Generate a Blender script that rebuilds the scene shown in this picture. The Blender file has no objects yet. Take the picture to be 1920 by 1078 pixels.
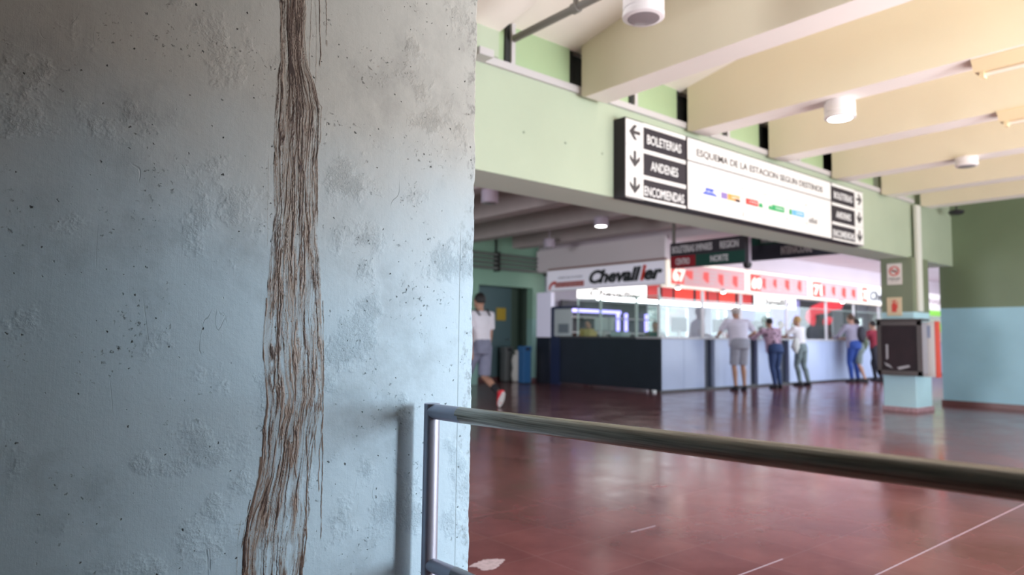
import bpy, bmesh, math, random
import numpy as np
from mathutils import Vector, Matrix
random.seed(7)
SC = bpy.context.scene
COL = SC.collection

# ------------------------------------------------------------------ camera
YAW, PITCH, ROLL, FPX, CAMZ = 0.87821406, 0.0721045, 0.01177313, 1301.55, 1.05
fwd = Vector((math.cos(PITCH)*math.cos(YAW), math.cos(PITCH)*math.sin(YAW), math.sin(PITCH)))
rt = fwd.cross(Vector((0, 0, 1))).normalized(); up = rt.cross(fwd)
rt, up = (math.cos(ROLL)*rt + math.sin(ROLL)*up), (-math.sin(ROLL)*rt + math.cos(ROLL)*up)
cd = bpy.data.cameras.new('camera'); cam = bpy.data.objects.new('camera', cd); COL.objects.link(cam)
cd.sensor_width = 36; cd.lens = FPX/1920*36; cd.clip_start = .05; cd.clip_end = 300
cd.dof.use_dof = True; cd.dof.focus_distance = 1.86; cd.dof.aperture_fstop = 2.3
M3 = Matrix((rt, up, -fwd)).transposed()
cam.matrix_world = Matrix.Translation((0, 0, CAMZ)) @ M3.to_4x4()
SC.camera = cam

# ------------------------------------------------------------------ exposure, sky, daylight and added lamps
SC.view_settings.view_transform = 'Standard'; SC.view_settings.look = 'None'
SC.view_settings.gamma = 1; SC.view_settings.use_curve_mapping = False
SC.view_settings.exposure = 0.35
SC.cycles.max_bounces = 10; SC.cycles.diffuse_bounces = 6; SC.cycles.glossy_bounces = 4
SC.cycles.transparent_max_bounces = 24; SC.cycles.sample_clamp_indirect = 6
SC.cycles.use_denoising = True
wd = bpy.data.worlds.new('sky'); SC.world = wd; wd.use_nodes = True
wd.node_tree.nodes['Background'].inputs[0].default_value = (.80, .90, 1, 1)
wd.node_tree.nodes['Background'].inputs[1].default_value = .4

def area(name, loc, aim, sx, sy, power, col):
    l = bpy.data.lights.new(name, 'AREA'); l.shape = 'RECTANGLE'; l.size = sx; l.size_y = sy
    l.energy = power; l.color = col
    o = bpy.data.objects.new(name, l); COL.objects.link(o); o.location = loc
    o.rotation_euler = (Vector(aim)-Vector(loc)).to_track_quat('-Z', 'Y').to_euler()
    return o
# assumed daylight from behind and right of the camera
area('assumed_front_daylight', (9.0, -3.6, 1.15), (9.0, 10, 1.0), 8.6, 2.0, 235, (.88, .94, 1))  # wide unseen lamp, added for the light on front faces
area('assumed_post_shadow_key', (4.75, -3.5, 1.5), (1.2, 1.85, .9), .9, 1.9, 345, (.90, .94, 1))  # compact unseen lamp, added to set the post's shadow on the near wall
# lamp for assumed sunlit pavement just outside and an added unseen upward lamp on the floor inside, throwing light up on the ceiling
area('assumed_pavement_bounce', (9.5, -8.2, .05), (9.5, -8.2, 5), 13, 7.5, 740, (1, .94, .88))
area('floor_uplight_fill', (7.4, -1.7, .04), (7.4, -1.7, 5), 7.6, 2.0, 285, (1, .90, .86))
# daylight on the platforms behind the booths
area('daylight_platforms', (21.5, 13.6, 1.6), (21.5, 5, 1.6), 14, 1.6, 1000, (.90, .95, 1))
# added fill lamp at the closed left end, brightens booth side and bulkhead
area('fill_rear_left', (-4.8, 6.7, 1.8), (10, 6.7, 1.6), 3.4, 2.6, 380, (.92, .94, 1))
# assumed daylight into the rear concourse, beyond the right wall: unseen lamp, no glazing
area('assumed_rear_daylight', (19.5, 4.75, 1.7), (19.5, 20, 1.2), 11.0, 2.8, 300, (.80, .88, 1))

def P(px, py, ax, v):
    """the place on the plane (axis ax = v) that a photograph position looks at"""
    d = fwd*FPX + rt*(px-960) - up*(py-539); o = Vector((0, 0, CAMZ)); t = (v-o[ax])/d[ax]
    return o + t*d
def XP(px, py, v): return P(px, py, 0, v)
def YP(px, py, v): return P(px, py, 1, v)

# ------------------------------------------------------------------ materials
MATS = {}
def mat(name, col, rough=.6, metal=0, var=0, vscale=4, bump=0, bscale=60, emit=None, estr=1, spec=.5):
    if name in MATS: return MATS[name]
    m = bpy.data.materials.new(name); m.use_nodes = True; nt = m.node_tree; N = nt.nodes; L = nt.links
    b = N['Principled BSDF']; b.inputs['Roughness'].default_value = rough; b.inputs['Metallic'].default_value = metal
    b.inputs['Specular IOR Level'].default_value = spec
    b.inputs['Base Color'].default_value = (*col, 1)
    tc = N.new('ShaderNodeTexCoord')
    if var:
        n = N.new('ShaderNodeTexNoise'); n.inputs['Scale'].default_value = vscale; n.inputs['Detail'].default_value = 6
        L.new(tc.outputs['Object'], n.inputs['Vector'])
        r = N.new('ShaderNodeMapRange'); r.inputs[1].default_value = .3; r.inputs[2].default_value = .7
        r.inputs[3].default_value = 1-var; r.inputs[4].default_value = 1+var*.6
        L.new(n.outputs[0], r.inputs[0])
        mx = N.new('ShaderNodeMix'); mx.data_type = 'RGBA'; mx.blend_type = 'MULTIPLY'; mx.inputs[0].default_value = 1
        mx.inputs[6].default_value = (*col, 1); L.new(r.outputs[0], mx.inputs[7]); L.new(mx.outputs[2], b.inputs['Base Color'])
    if bump:
        n = N.new('ShaderNodeTexNoise'); n.inputs['Scale'].default_value = bscale; n.inputs['Detail'].default_value = 5
        L.new(tc.outputs['Object'], n.inputs['Vector'])
        bp = N.new('ShaderNodeBump'); bp.inputs['Strength'].default_value = bump; bp.inputs['Distance'].default_value = .01
        L.new(n.outputs[0], bp.inputs['Height']); L.new(bp.outputs[0], b.inputs['Normal'])
    if emit:
        b.inputs['Emission Color'].default_value = (*emit, 1); b.inputs['Emission Strength'].default_value = estr
    MATS[name] = m; return m

def glass(name, tint=(.93, .98, .96), fac=.10):
    m = bpy.data.materials.new(name); m.use_nodes = True; N = m.node_tree.nodes; L = m.node_tree.links
    N.remove(N['Principled BSDF']); out = N['Material Output']
    t = N.new('ShaderNodeBsdfTransparent'); t.inputs[0].default_value = (*tint, 1)
    g = N.new('ShaderNodeBsdfGlossy'); g.inputs['Roughness'].default_value = .03
    mx = N.new('ShaderNodeMixShader'); mx.inputs[0].default_value = fac
    L.new(t.outputs[0], mx.inputs[1]); L.new(g.outputs[0], mx.inputs[2]); L.new(mx.outputs[0], out.inputs[0])
    return m

# ------------------------------------------------------------------ mesh helpers
class MB:
    def __init__(s): s.b = bmesh.new()
    def box(s, x0, x1, y0, y1, z0, z1, bev=0):
        r = bmesh.ops.create_cube(s.b, size=1)
        for v in r['verts']:
            v.co = Vector(((x0+x1)/2+v.co.x*(x1-x0), (y0+y1)/2+v.co.y*(y1-y0), (z0+z1)/2+v.co.z*(z1-z0)))
        if bev:
            es = list({e for v in r['verts'] for e in v.link_edges})
            bmesh.ops.bevel(s.b, geom=es, offset=bev, segments=2, affect='EDGES', profile=.6)
        return s
    def tube(s, pts, rad, seg=16, caps=True):
        """round bar swept along points, radius a number or one per point"""
        pts = [Vector(p) for p in pts]; n = len(pts)
        rads = rad if isinstance(rad, (list, tuple)) else [rad]*n
        rings = []; ref = None
        for i, p in enumerate(pts):
            d = (pts[min(i+1, n-1)]-pts[max(i-1, 0)]).normalized()
            if ref is None: ref = d.orthogonal().normalized()
            ref = (ref-d*ref.dot(d)).normalized(); q = d.cross(ref)
            r = rads[i]; rx, ry = r if isinstance(r, tuple) else (r, r)
            rings.append([s.b.verts.new(p+ref*rx*math.cos(a)+q*ry*math.sin(a)) for a in [k*2*math.pi/seg for k in range(seg)]])
        for a, b in zip(rings, rings[1:]):
            for k in range(seg): s.b.faces.new((a[k], a[(k+1) % seg], b[(k+1) % seg], b[k]))
        if caps: s.b.faces.new(rings[0][::-1]); s.b.faces.new(rings[-1])
        return s
    def lathe(s, prof, c, seg=32):
        """profile of (radius, z) turned about the vertical through c"""
        c = Vector(c); rings = []
        for r, z in prof:
            rings.append([s.b.verts.new(c+Vector((max(r, 1e-4)*math.cos(a), max(r, 1e-4)*math.sin(a), z))) for a in [k*2*math.pi/seg for k in range(seg)]])
        for a, b in zip(rings, rings[1:]):
            for k in range(seg): s.b.faces.new((a[k], a[(k+1) % seg], b[(k+1) % seg], b[k]))
        s.b.faces.new(rings[0][::-1]); s.b.faces.new(rings[-1])
        return s
    def prism(s, pts, n, depth):
        """flat outline given in 3D, thickened along n"""
        n = Vector(n)*depth; a = [s.b.verts.new(Vector(p)) for p in pts]; b = [s.b.verts.new(Vector(p)+n) for p in pts]
        k = len(a); s.b.faces.new(a); s.b.faces.new(b[::-1])
        for i in range(k): s.b.faces.new((a[i], b[i], b[(i+1) % k], a[(i+1) % k]))
        return s
    def quad(s, *p): s.b.faces.new([s.b.verts.new(Vector(q)) for q in p]); return s
    def build(s, name, m, parent=None, smooth=False):
        bmesh.ops.recalc_face_normals(s.b, faces=s.b.faces[:])
        me = bpy.data.meshes.new(name); s.b.to_mesh(me); s.b.free()
        return link(name, me, m, parent, smooth)

def link(name, me, m, parent=None, smooth=False):
    if m: me.materials.clear(); me.materials.append(m)
    if smooth:
        me.polygons.foreach_set('use_smooth', [True]*len(me.polygons))
        try: me.set_sharp_from_angle(angle=math.radians(38))
        except Exception: pass
    o = bpy.data.objects.new(name, me); COL.objects.link(o)
    if parent:
        o.parent = parent
        o.matrix_parent_inverse = world_of(parent).inverted()
    return o
def world_of(o):
    w = o.matrix_basis.copy()
    if o.parent: w = world_of(o.parent) @ o.matrix_parent_inverse @ w
    return w
def tag(o, label, cat, group=None):
    o['label'] = label; o['category'] = cat
    if group: o['group'] = group
    return o
def thing(name, loc, label, cat, group=None):
    o = bpy.data.objects.new(name, None); o.empty_display_size = .1; COL.objects.link(o); o.location = loc
    return tag(o, label, cat, group)
def struct(o): o['kind'] = 'structure'; return o
def box(name, x0, x1, y0, y1, z0, z1, m, parent=None, bev=0):
    return MB().box(x0, x1, y0, y1, z0, z1, bev).build(name, m, parent)

def text_mesh(s, fit_w, fit_h, org, right, upv, depth=.004, bold=0, shear=0, align='L', keep=False):
    """writing as solid letters: fitted to a width and a cap height, starting at org"""
    c = bpy.data.curves.new('t', 'FONT'); c.body = s; c.extrude = .5; c.offset = bold; c.shear = shear; c.resolution_u = 3
    o = bpy.data.objects.new('t', c); COL.objects.link(o)
    dg = bpy.context.evaluated_depsgraph_get(); me = bpy.data.meshes.new_from_object(o.evaluated_get(dg))
    bpy.data.objects.remove(o); bpy.data.curves.remove(c)
    n = len(me.vertices); co = np.empty(n*3); me.vertices.foreach_get('co', co); co = co.reshape(-1, 3)
    mn, mx = co.min(0), co.max(0)
    sx = fit_w/(mx[0]-mn[0]); sy = fit_h/(mx[1]-mn[1])
    if keep: sx = sy = min(sx, sy)
    r = np.array(Vector(right).normalized()); u = np.array(Vector(upv).normalized()); nn = np.cross(r, u)
    ox = 0 if align == 'L' else -(mx[0]-mn[0])*sx/2
    out = np.array(org) + ((co[:, :1]-mn[0])*sx+ox)*r + ((co[:, 1:2]-mn[1])*sy)*u + (co[:, 2:3]+.5)*depth*nn
    me.vertices.foreach_set('co', out.ravel()); me.update()
    return me
FR = (1, 0, 0); LR = (0, -1, 0); ZU = (0, 0, 1)     # reading direction on boards that face the front / the left

# ------------------------------------------------------------------ painted surfaces with a dado
def dado_paint(name, upper, lower, zc, soft=.004, rough=.45, near=False):
    m = bpy.data.materials.new(name); m.use_nodes = True; nt = m.node_tree; N = nt.nodes; L = nt.links
    b = N['Principled BSDF']; b.inputs['Roughness'].default_value = rough
    geo = N.new('ShaderNodeNewGeometry'); sep = N.new('ShaderNodeSeparateXYZ'); L.new(geo.outputs['Position'], sep.inputs[0])
    n = N.new('ShaderNodeTexNoise'); n.inputs['Scale'].default_value = 1.6; n.inputs['Detail'].default_value = 5
    L.new(geo.outputs['Position'], n.inputs['Vector'])
    ad = N.new('ShaderNodeMath'); ad.operation = 'MULTIPLY_ADD'; ad.inputs[1].default_value = soft*1.6; L.new(n.outputs[0], ad.inputs[0]); L.new(sep.outputs[2], ad.inputs[2])
    mr = N.new('ShaderNodeMapRange'); mr.interpolation_type = 'SMOOTHSTEP'
    mr.inputs[1].default_value = zc-soft+soft*.8; mr.inputs[2].default_value = zc+soft+soft*.8; L.new(ad.outputs[0], mr.inputs[0])
    mx = N.new('ShaderNodeMix'); mx.data_type = 'RGBA'; L.new(mr.outputs[0], mx.inputs[0])
    mx.inputs[6].default_value = (*lower, 1); mx.inputs[7].default_value = (*upper, 1)
    v = N.new('ShaderNodeMapRange'); v.inputs[1].default_value = .3; v.inputs[2].default_value = .7; v.inputs[3].default_value = .93; v.inputs[4].default_value = 1.04
    L.new(n.outputs[0], v.inputs[0])
    mu = N.new('ShaderNodeMix'); mu.data_type = 'RGBA'; mu.blend_type = 'MULTIPLY'; mu.inputs[0].default_value = 1
    L.new(mx.outputs[2], mu.inputs[6]); L.new(v.outputs[0], mu.inputs[7])
    colour = mu.outputs[2]
    if not near:
        L.new(colour, b.inputs['Base Color']); return m
    # rough old render close to the lens: pits, trowel ridges, rough patches, scuffs
    def noise(scale, det=4, vec=None, rgh=.5, dist=0):
        q = N.new('ShaderNodeTexNoise'); q.inputs['Scale'].default_value = scale; q.inputs['Detail'].default_value = det
        q.inputs['Roughness'].default_value = rgh; q.inputs['Distortion'].default_value = dist
        L.new(vec or geo.outputs['Position'], q.inputs['Vector']); return q.outputs[0]
    def rng(x, a, c, lo=0, hi=1):
        q = N.new('ShaderNodeMapRange'); q.interpolation_type = 'SMOOTHSTEP'
        q.inputs[1].default_value = a; q.inputs[2].default_value = c; q.inputs[3].default_value = lo; q.inputs[4].default_value = hi
        L.new(x, q.inputs[0]); return q.outputs[0]
    def math_(op, a, c=None, d=None):
        q = N.new('ShaderNodeMath'); q.operation = op
        for i, w in enumerate((a, c, d)):
            if w is None: continue
            if isinstance(w, (int, float)): q.inputs[i].default_value = w
            else: L.new(w, q.inputs[i])
        return q.outputs[0]
    def mapped(sx, sz):
        q = N.new('ShaderNodeMapping'); q.inputs['Scale'].default_value = (sx, 1, sz); L.new(geo.outputs['Position'], q.inputs[0]); return q.outputs[0]
    def voro(scale, vec=None):
        q = N.new('ShaderNodeTexVoronoi'); q.inputs['Scale'].default_value = scale; L.new(vec or geo.outputs['Position'], q.inputs['Vector']); return q
    brush = noise(1, 4, mapped(420, 9))                    # vertical brush hairs
    fine = noise(430, 3); lump = noise(11, 5, None, .6); grit = noise(95, 5, None, .75, .6)
    patch = rng(noise(5.2, 5, None, .62), .55, .68)        # where the render is broken up
    wob = N.new('ShaderNodeMix'); wob.data_type = 'VECTOR'; wob.inputs[0].default_value = .012
    wn = N.new('ShaderNodeTexNoise'); wn.inputs['Scale'].default_value = 130; L.new(geo.outputs['Position'], wn.inputs['Vector'])
    L.new(geo.outputs['Position'], wob.inputs[4]); L.new(wn.outputs['Color'], wob.inputs[5]); wv = wob.outputs[1]
    vp = voro(38, wv); pit = rng(vp.outputs['Distance'], .05, .12, 1, 0)
    keep = N.new('ShaderNodeSeparateColor'); L.new(vp.outputs['Color'], keep.inputs[0])
    size = rng(keep.outputs[0], .45, .80); pit = math_('MULTIPLY', pit, size)
    vq = voro(95, wv); pit2 = rng(vq.outputs['Distance'], .05, .12, 1, 0)
    k2 = N.new('ShaderNodeSeparateColor'); L.new(vq.outputs['Color'], k2.inputs[0])
    pit2 = math_('MULTIPLY', pit2, rng(k2.outputs[1], .66, .86)); pits = math_('MAXIMUM', pit, pit2)
    chip = math_('MULTIPLY', rng(noise(75, 5, None, .75), .60, .66), rng(noise(6.5, 4, None, .6), .52, .64))
    crack = rng(math_('ABSOLUTE', math_('SUBTRACT', noise(3.1, 3, mapped(1.8, .5), .5, .7), .5)), .0008, .0028, 1, 0)
    crack = math_('MULTIPLY', crack, rng(noise(4.3, 2), .60, .68, 0, .5))
    # old shuttering joint near the corner
    jx = math_('ABSOLUTE', math_('SUBTRACT', sep.outputs[0], JOINT_X)); joint = math_('MULTIPLY', rng(jx, .0006, .0014, 1, 0), rng(sep.outputs[2], 1.35, 1.42, 1, 0))
    h = math_('MULTIPLY', fine, .10); h = math_('MULTIPLY_ADD', brush, .07, h); h = math_('MULTIPLY_ADD', lump, 1.1, h)
    h = math_('MULTIPLY_ADD', math_('MULTIPLY', grit, patch), 1.5, h)
    h = math_('MULTIPLY_ADD', pits, -1.6, h); h = math_('MULTIPLY_ADD', crack, -.8, h); h = math_('MULTIPLY_ADD', chip, -.7, h); h = math_('MULTIPLY_ADD', joint, -.5, h)
    bp = N.new('ShaderNodeBump'); bp.inputs['Strength'].default_value = .9; bp.inputs['Distance'].default_value = .0034
    L.new(h, bp.inputs['Height']); L.new(bp.outputs[0], b.inputs['Normal'])
    smudge = rng(noise(3.4, 6, None, .65), .50, .72, 1, .80)
    edge = rng(sep.outputs[0], 1.28, 1.375); dirt = math_('MULTIPLY', edge, rng(noise(38, 5, mapped(1, .6), .7), .52, .66))
    dk = math_('MULTIPLY', pits, .85); dk = math_('MAXIMUM', dk, math_('MULTIPLY', chip, .55)); dk = math_('MAXIMUM', dk, math_('MULTIPLY', crack, .35))
    dk = math_('MAXIMUM', dk, math_('MULTIPLY', joint, .45)); dk = math_('MAXIMUM', dk, math_('MULTIPLY', dirt, .5))
    f = math_('MULTIPLY', smudge, math_('SUBTRACT', 1, dk))
    m2 = N.new('ShaderNodeMix'); m2.data_type = 'RGBA'; m2.blend_type = 'MULTIPLY'; m2.inputs[0].default_value = 1
    L.new(colour, m2.inputs[6]); L.new(f, m2.inputs[7]); L.new(m2.outputs[2], b.inputs['Base Color'])
    return m

JOINT_X = XP(857, 800, 1).x if False else YP(857, 800, 1.85).x
WY = 1.85                      # face of the near wall
EDGE = 1.372                   # its right-hand corner
YF = 4.25                      # face of the lintel
m_near = dado_paint('near_wall_paint', (.405, .392, .352), (.43, .60, .715), 1.40, .34, .58, near=True)
m_wall = dado_paint('right_wall_paint', (.175, .23, .14), (.36, .62, .76), 1.635)
m_col = dado_paint('column_paint', (.20, .235, .15), (.50, .76, .86), 1.51)
m_mint = mat('mint_wall_paint', (.42, .488, .362), .5, var=.05, vscale=1.5)
m_mintb = mat('mint_panel_paint', (.36, .48, .28), .5, var=.05, vscale=2)
m_cream = mat('cream_beam_paint', (.79, .72, .55), .6, var=.04, vscale=1.2, bump=.15, bscale=30)
m_slab = mat('slab_paint', (.93, .88, .81), .7, var=.05, vscale=2)  # whitened, so light thrown up from below sits in the colour
m_steel = mat('satin_steel', (.62, .62, .68), .28, .9, bump=.03, bscale=200)
m_grey = mat('grey_trim', (.52, .50, .50), .5)
m_dark = mat('shade_and_dark_metal', (.02, .022, .02), .8)
m_pipe = mat('grey_conduit', (.20, .19, .17), .5)
m_black = mat('black_plastic', (.025, .025, .03), .4)
m_sblack = mat('sign_black', (.035, .03, .038), .55, spec=.25)
m_white = mat('white_enamel', (.80, .79, .80), .4)
m_skirt = mat('skirting', (.16, .07, .07), .35, var=.1)

# ------------------------------------------------------------------ near wall
def near_wall():
    """thick rendered wall with a chipped, not quite straight corner"""
    b = bmesh.new(); nz = 420; z0, z1 = 0, 4.2; rnd = random.Random(3)
    prof = lambda z: .0016*math.sin(z*9)+.0010*math.sin(z*31+1)
    cols = [[], [], [], []]; chip = 0
    for i in range(nz+1):
        z = z0+(z1-z0)*i/nz; chip = chip*.6+rnd.choice((0, 0, 0, .0025, .005, .009))*.4
        e = EDGE+prof(z)
        cols[0].append(b.verts.new((-3.2, WY, z))); cols[1].append(b.verts.new((e-.006-chip, WY, z)))
        cols[2].append(b.verts.new((e, WY+.006+chip, z))); cols[3].append(b.verts.new((e, WY+.45, z)))
    for c, d in zip(cols, cols[1:]):
        for i in range(nz): b.faces.new((c[i], d[i], d[i+1], c[i+1]))
    me = bpy.data.meshes.new('wall_left'); b.to_mesh(me); b.free()
    return struct(link('wall_left', me, m_near))
wall_left = near_wall()
struct(box('light_block_behind', -5.0, 2.85, -1.3, -.9, 0, 4.2, mat('light_block_paint', (.12, .15, .15), .6)))  # unseen pier, added to shade the left of the near wall
struct(box('light_block_above', -5.0, 1.2, -.9, WY-.005, 2.75, 2.85, MATS['light_block_paint']))      # unseen low ceiling, added to darken the top of the near wall
struct(box('sky_block_hall_left', -5.2, -5.0, -.9, 16, 0, 4.2, MATS['light_block_paint']))  # unseen end wall, added to keep sky out of reflections
struct(box('light_block_far_left', -3.4, -3.2, -.9, WY, 0, 4.2, MATS['light_block_paint']))  # unseen side wall, added to shut out ambient light

# ------------------------------------------------------------------ the drip stain
def stain():
    rs = np.random.RandomState(11)
    env = [(-60, 526, 576), (0, 523, 575), (60, 524, 573), (120, 524, 580), (150, 517, 592), (200, 514, 602), (300, 512, 597), (400, 513, 598), (450, 508, 599),
           (480, 504, 601), (550, 500, 603), (600, 496, 605), (640, 492, 606), (700, 495, 608), (740, 499, 608), (800, 491, 596),
           (850, 490, 588), (890, 484, 584), (920, 474, 581), (960, 463, 583), (1000, 456, 579), (1078, 452, 573), (1160, 450, 570)]
    ctr = 550
    za = np.array([YP(ctr, e[0], WY).z for e in env]); xl = np.array([YP(e[1], e[0], WY).x for e in env]); xr = np.array([YP(e[2], e[0], WY).x for e in env])
    step = .0011; Z0, Z1 = za.min(), za.max(); X0, X1 = xl.min()-.02, xr.max()+.03
    nx = int((X1-X0)/step); nz = int((Z1-Z0)/step)
    zz = np.linspace(Z1, Z0, nz); xx = np.linspace(X0, X1, nx)
    L = np.interp(-zz, -za, xl); R = np.interp(-zz, -za, xr)
    def vn(shape_z, shape_x, u, t):
        """smooth value noise sampled at u (across) and t (down)"""
        g = rs.rand(shape_z+3, shape_x+3)
        ui = np.floor(u).astype(int) % shape_x; ti = np.floor(t).astype(int) % shape_z
        fu = u-np.floor(u); ft = t-np.floor(t); fu = fu*fu*(3-2*fu); ft = ft*ft*(3-2*ft)
        return (g[ti, ui]*(1-fu)+g[ti, ui+1]*fu)*(1-ft)+(g[ti+1, ui]*(1-fu)+g[ti+1, ui+1]*fu)*ft
    XX, ZZ = np.meshgrid(xx, zz); Lm, Rm = L[:, None], R[:, None]
    mm = (XX-Lm)*1000; U = (XX-Lm)/(Rm-Lm); T = (Z1-ZZ)*1000           # millimetres across and down
    jag = (vn(400, 4, np.zeros_like(T)+.5, T/6)-.5)*4+(vn(200, 4, np.zeros_like(T)+1.5, T/28)-.5)*7
    jag2 = (vn(400, 4, np.zeros_like(T)+.5, T/7)-.5)*4+(vn(200, 4, np.zeros_like(T)+1.5, T/35)-.5)*8
    inside = np.clip((mm-jag*.6-1.5)/1.2, 0, 1)*np.clip(((Rm-XX)*1000+jag2*.6-1.5)/1.2, 0, 1)
    W = (Rm-Lm)*1000
    warp = (vn(60, 60, mm/15, T/95)-.5)*7+(vn(300, 200, mm/5, T/13)-.5)*1.8+(vn(900, 200, mm/3, T/4.0)-.5)*.9
    w = U*115+warp+200
    def ridge(scale, down, wid, seedless=0):
        n = vn(900, 260, w/scale+seedless, T/down)
        return np.clip(1-np.abs(n-.5)/wid, 0, 1)
    r1 = ridge(3.0, 120, .15); r2 = ridge(1.45, 70, .24, 31); r3 = ridge(7, 200, .09, 77)
    big = vn(40, 40, w/13, T/150)
    dens = np.interp(T[:, 0]/T.max(), [0, .16, .34, .55, .75, .88, 1], [1.05, .98, .88, .76, .66, .58, .52])[:, None]
    wash = np.clip((big-.58+dens*.40)*2.0, 0, 1)*inside
    wash *= .55+.45*vn(900, 200, w/3.1, T/60)
    core = np.exp(-((U-.60+.05*np.sin(T/210))/.19)**2)
    grain = .60+.75*vn(900, 260, w/1.1+13, T/6)
    topdark = np.interp(T[:, 0]/T.max(), [0, .14, .22, .5], [.75, .65, .3, 0])[:, None]*core
    d = np.clip(r1*.85*(dens+core*.35)*.85+r2*.75*dens+r3*1.0+topdark, 0, 1.5)*inside*grain
    d *= .30+1.35*vn(300, 120, w/7+9, T/95)
    # two or three thick dark runs
    def run(pts, wid, st):
        nonlocal d, wash
        ys = np.array([p[1] for p in pts]); zs = np.array([YP(ctr, y, WY).z for y in ys]); xs = np.array([YP(p[0], p[1], WY).x for p in pts])
        c = np.interp(-zz, -zs, xs, left=np.nan, right=np.nan)
        t1 = (Z1-zz)*1000
        c = c+((vn(900, 4, np.full_like(t1, .5), t1/9)-.5)*2.2+(vn(300, 4, np.full_like(t1, 1.5), t1/33)-.5)*4)/1000*min(1, wid/1.5)
        q = np.abs(XX-c[:, None])*1000; wv = wid*(.65+.7*vn(900, 4, np.full_like(t1, 2.5), t1/14))[:, None]
        fade = np.clip((zz-zs.min())/.01, 0, 1)[:, None]
        v = np.nan_to_num(np.clip(1.25-q/wv, 0, 1)*fade)
        d = np.maximum(d, v*st); wash = np.maximum(wash, v*min(1, st))
    for pts, wid, st in [
        ([(548, -60), (556, 60), (560, 100), (570, 150), (582, 200), (575, 300), (568, 360), (571, 430), (572, 520), (566, 570), (570, 640)], 2.0, 1.25),
        ([(540, -60), (541, 90), (553, 160), (548, 240), (541, 300), (537, 380), (528, 450), (521, 560), (519, 660), (512, 740)], 1.8, 1.2),
        ([(562, -60), (566, 30), (566, 90), (560, 130), (556, 220), (560, 290), (572, 330), (574, 400)], 3.4, 1.15),
        ([(552, -60), (546, 40), (549, 110)], 4.5, 1.0), ([(570, 430), (556, 520), (552, 640), (555, 760), (548, 850), (556, 900)], 2.2, 1.0),
        ([(530, -60), (527, 60), (529, 130), (527, 200), (524, 300)], 3.2, .75),
        ([(500, 560), (494, 640), (499, 720), (503, 760), (496, 800), (492, 860), (483, 905), (466, 960), (458, 1010), (456, 1078), (456, 1160)], 2.6, 1.0), ([(492, 850), (486, 890), (472, 945), (463, 990), (461, 1078), (460, 1160)], 5.2, .85),
        ([(532, 740), (523, 800), (511, 870), (492, 920), (478, 950), (468, 985), (463, 1078), (462, 1160)], 2.2, 1.05),
        ([(546, 700), (549, 780), (545, 840), (545, 880)], 5.0, .8), ([(575, 820), (577, 880), (573, 960), (574, 1010), (566, 1078), (564, 1160)], 1.9, 1.05),
        ([(598, -60), (601, 50), (601, 90), (599, 113)], 1.5, 1.0), ([(611, -60), (613, 20), (613, 50)], 1.3, .8), ([(612, 56), (612, 70)], 3.2, .45),
        ([(585, -60), (583, 40), (580, 90), (581, 130)], 1.0, .6), ([(590, -60), (594, 60), (592, 150)], .9, .6),
        ([(594, 178), (603, 188), (600, 262)], 1.6, .6), ([(592, 165), (600, 185)], 1.2, .9),
        ([(606, 560), (607, 700), (605, 800), (604, 880), (602, 950), (601, 1022)], 1.3, .95), ([(592, 700), (590, 800), (591, 860)], 1.5, .8),
        ([(588, 620), (589, 730)], 1.7, .8), ([(600, 740), (605, 790), (599, 850), (597, 930)], 1.4, .7), ([(603, 800), (606, 860)], 3.0, .45),
        ([(503, 300), (501, 470)], .8, .35), ([(452, 960), (446, 1000), (444, 1078), (443, 1160)], .9, .5), ([(470, 925), (459, 975), (453, 1012)], 1.3, .95)]:
        run(pts, wid, st)
    # clean stripes left inside the flow
    gap = np.clip((vn(700, 260, w/3.6+55, T/85)-.60)*7, 0, 1)*np.interp(T[:, 0]/T.max(), [0, .2, .5, 1], [.25, .5, .8, .95])[:, None]
    d = np.clip(d*(1-gap*.8), 0, 1.4); wash = wash*(1-gap*.85)
    speck = (vn(900, 260, w/1.3, T/3) > .93)*inside*.8; d = np.maximum(d, speck)
    alpha = np.clip(wash*.52+d*.85, 0, 1)
    k = np.clip(d, 0, 1)[..., None]
    light = np.array([.42, .35, .285]); mid = np.array([.150, .096, .072]); dark = np.array([.032, .014, .009])
    col = light*(1-k)+mid*k; k2 = np.clip((d-.72)/.5, 0, 1)[..., None]; col = col*(1-k2)+dark*k2
    H = .0004+np.clip(d, 0, 1.3)*.0011
    mask = alpha > .05
    idx = -np.ones((nz, nx), int); use = mask.copy()
    use[1:] |= mask[:-1]; use[:, 1:] |= mask[:, :-1]; use[1:, 1:] |= mask[:-1, :-1]
    idx[use] = np.arange(use.sum())
    co = np.stack([XX[use], WY-H[use], ZZ[use]], 1)
    q = mask[:-1, :-1]; a = idx[:-1, :-1][q]; b_ = idx[:-1, 1:][q]; c_ = idx[1:, 1:][q]; e_ = idx[1:, :-1][q]
    faces = np.stack([a, e_, c_, b_], 1); ok = (faces >= 0).all(1); faces = faces[ok]
    me = bpy.data.meshes.new('drip_stain'); me.vertices.add(len(co)); me.vertices.foreach_set('co', co.ravel())
    nf = len(faces); me.loops.add(nf*4); me.loops.foreach_set('vertex_index', faces.ravel()); me.polygons.add(nf)
    me.polygons.foreach_set('loop_start', np.arange(nf)*4); me.update(); me.validate()
    at = me.color_attributes.new('stain', 'FLOAT_COLOR', 'POINT')
    at.data.foreach_set('color', np.concatenate([col[use], alpha[use][:, None]], 1).ravel())
    m = bpy.data.materials.new('dried_brown_drips'); m.use_nodes = True; N = m.node_tree.nodes; Lk = m.node_tree.links
    b = N['Principled BSDF']; b.inputs['Roughness'].default_value = .42
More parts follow.
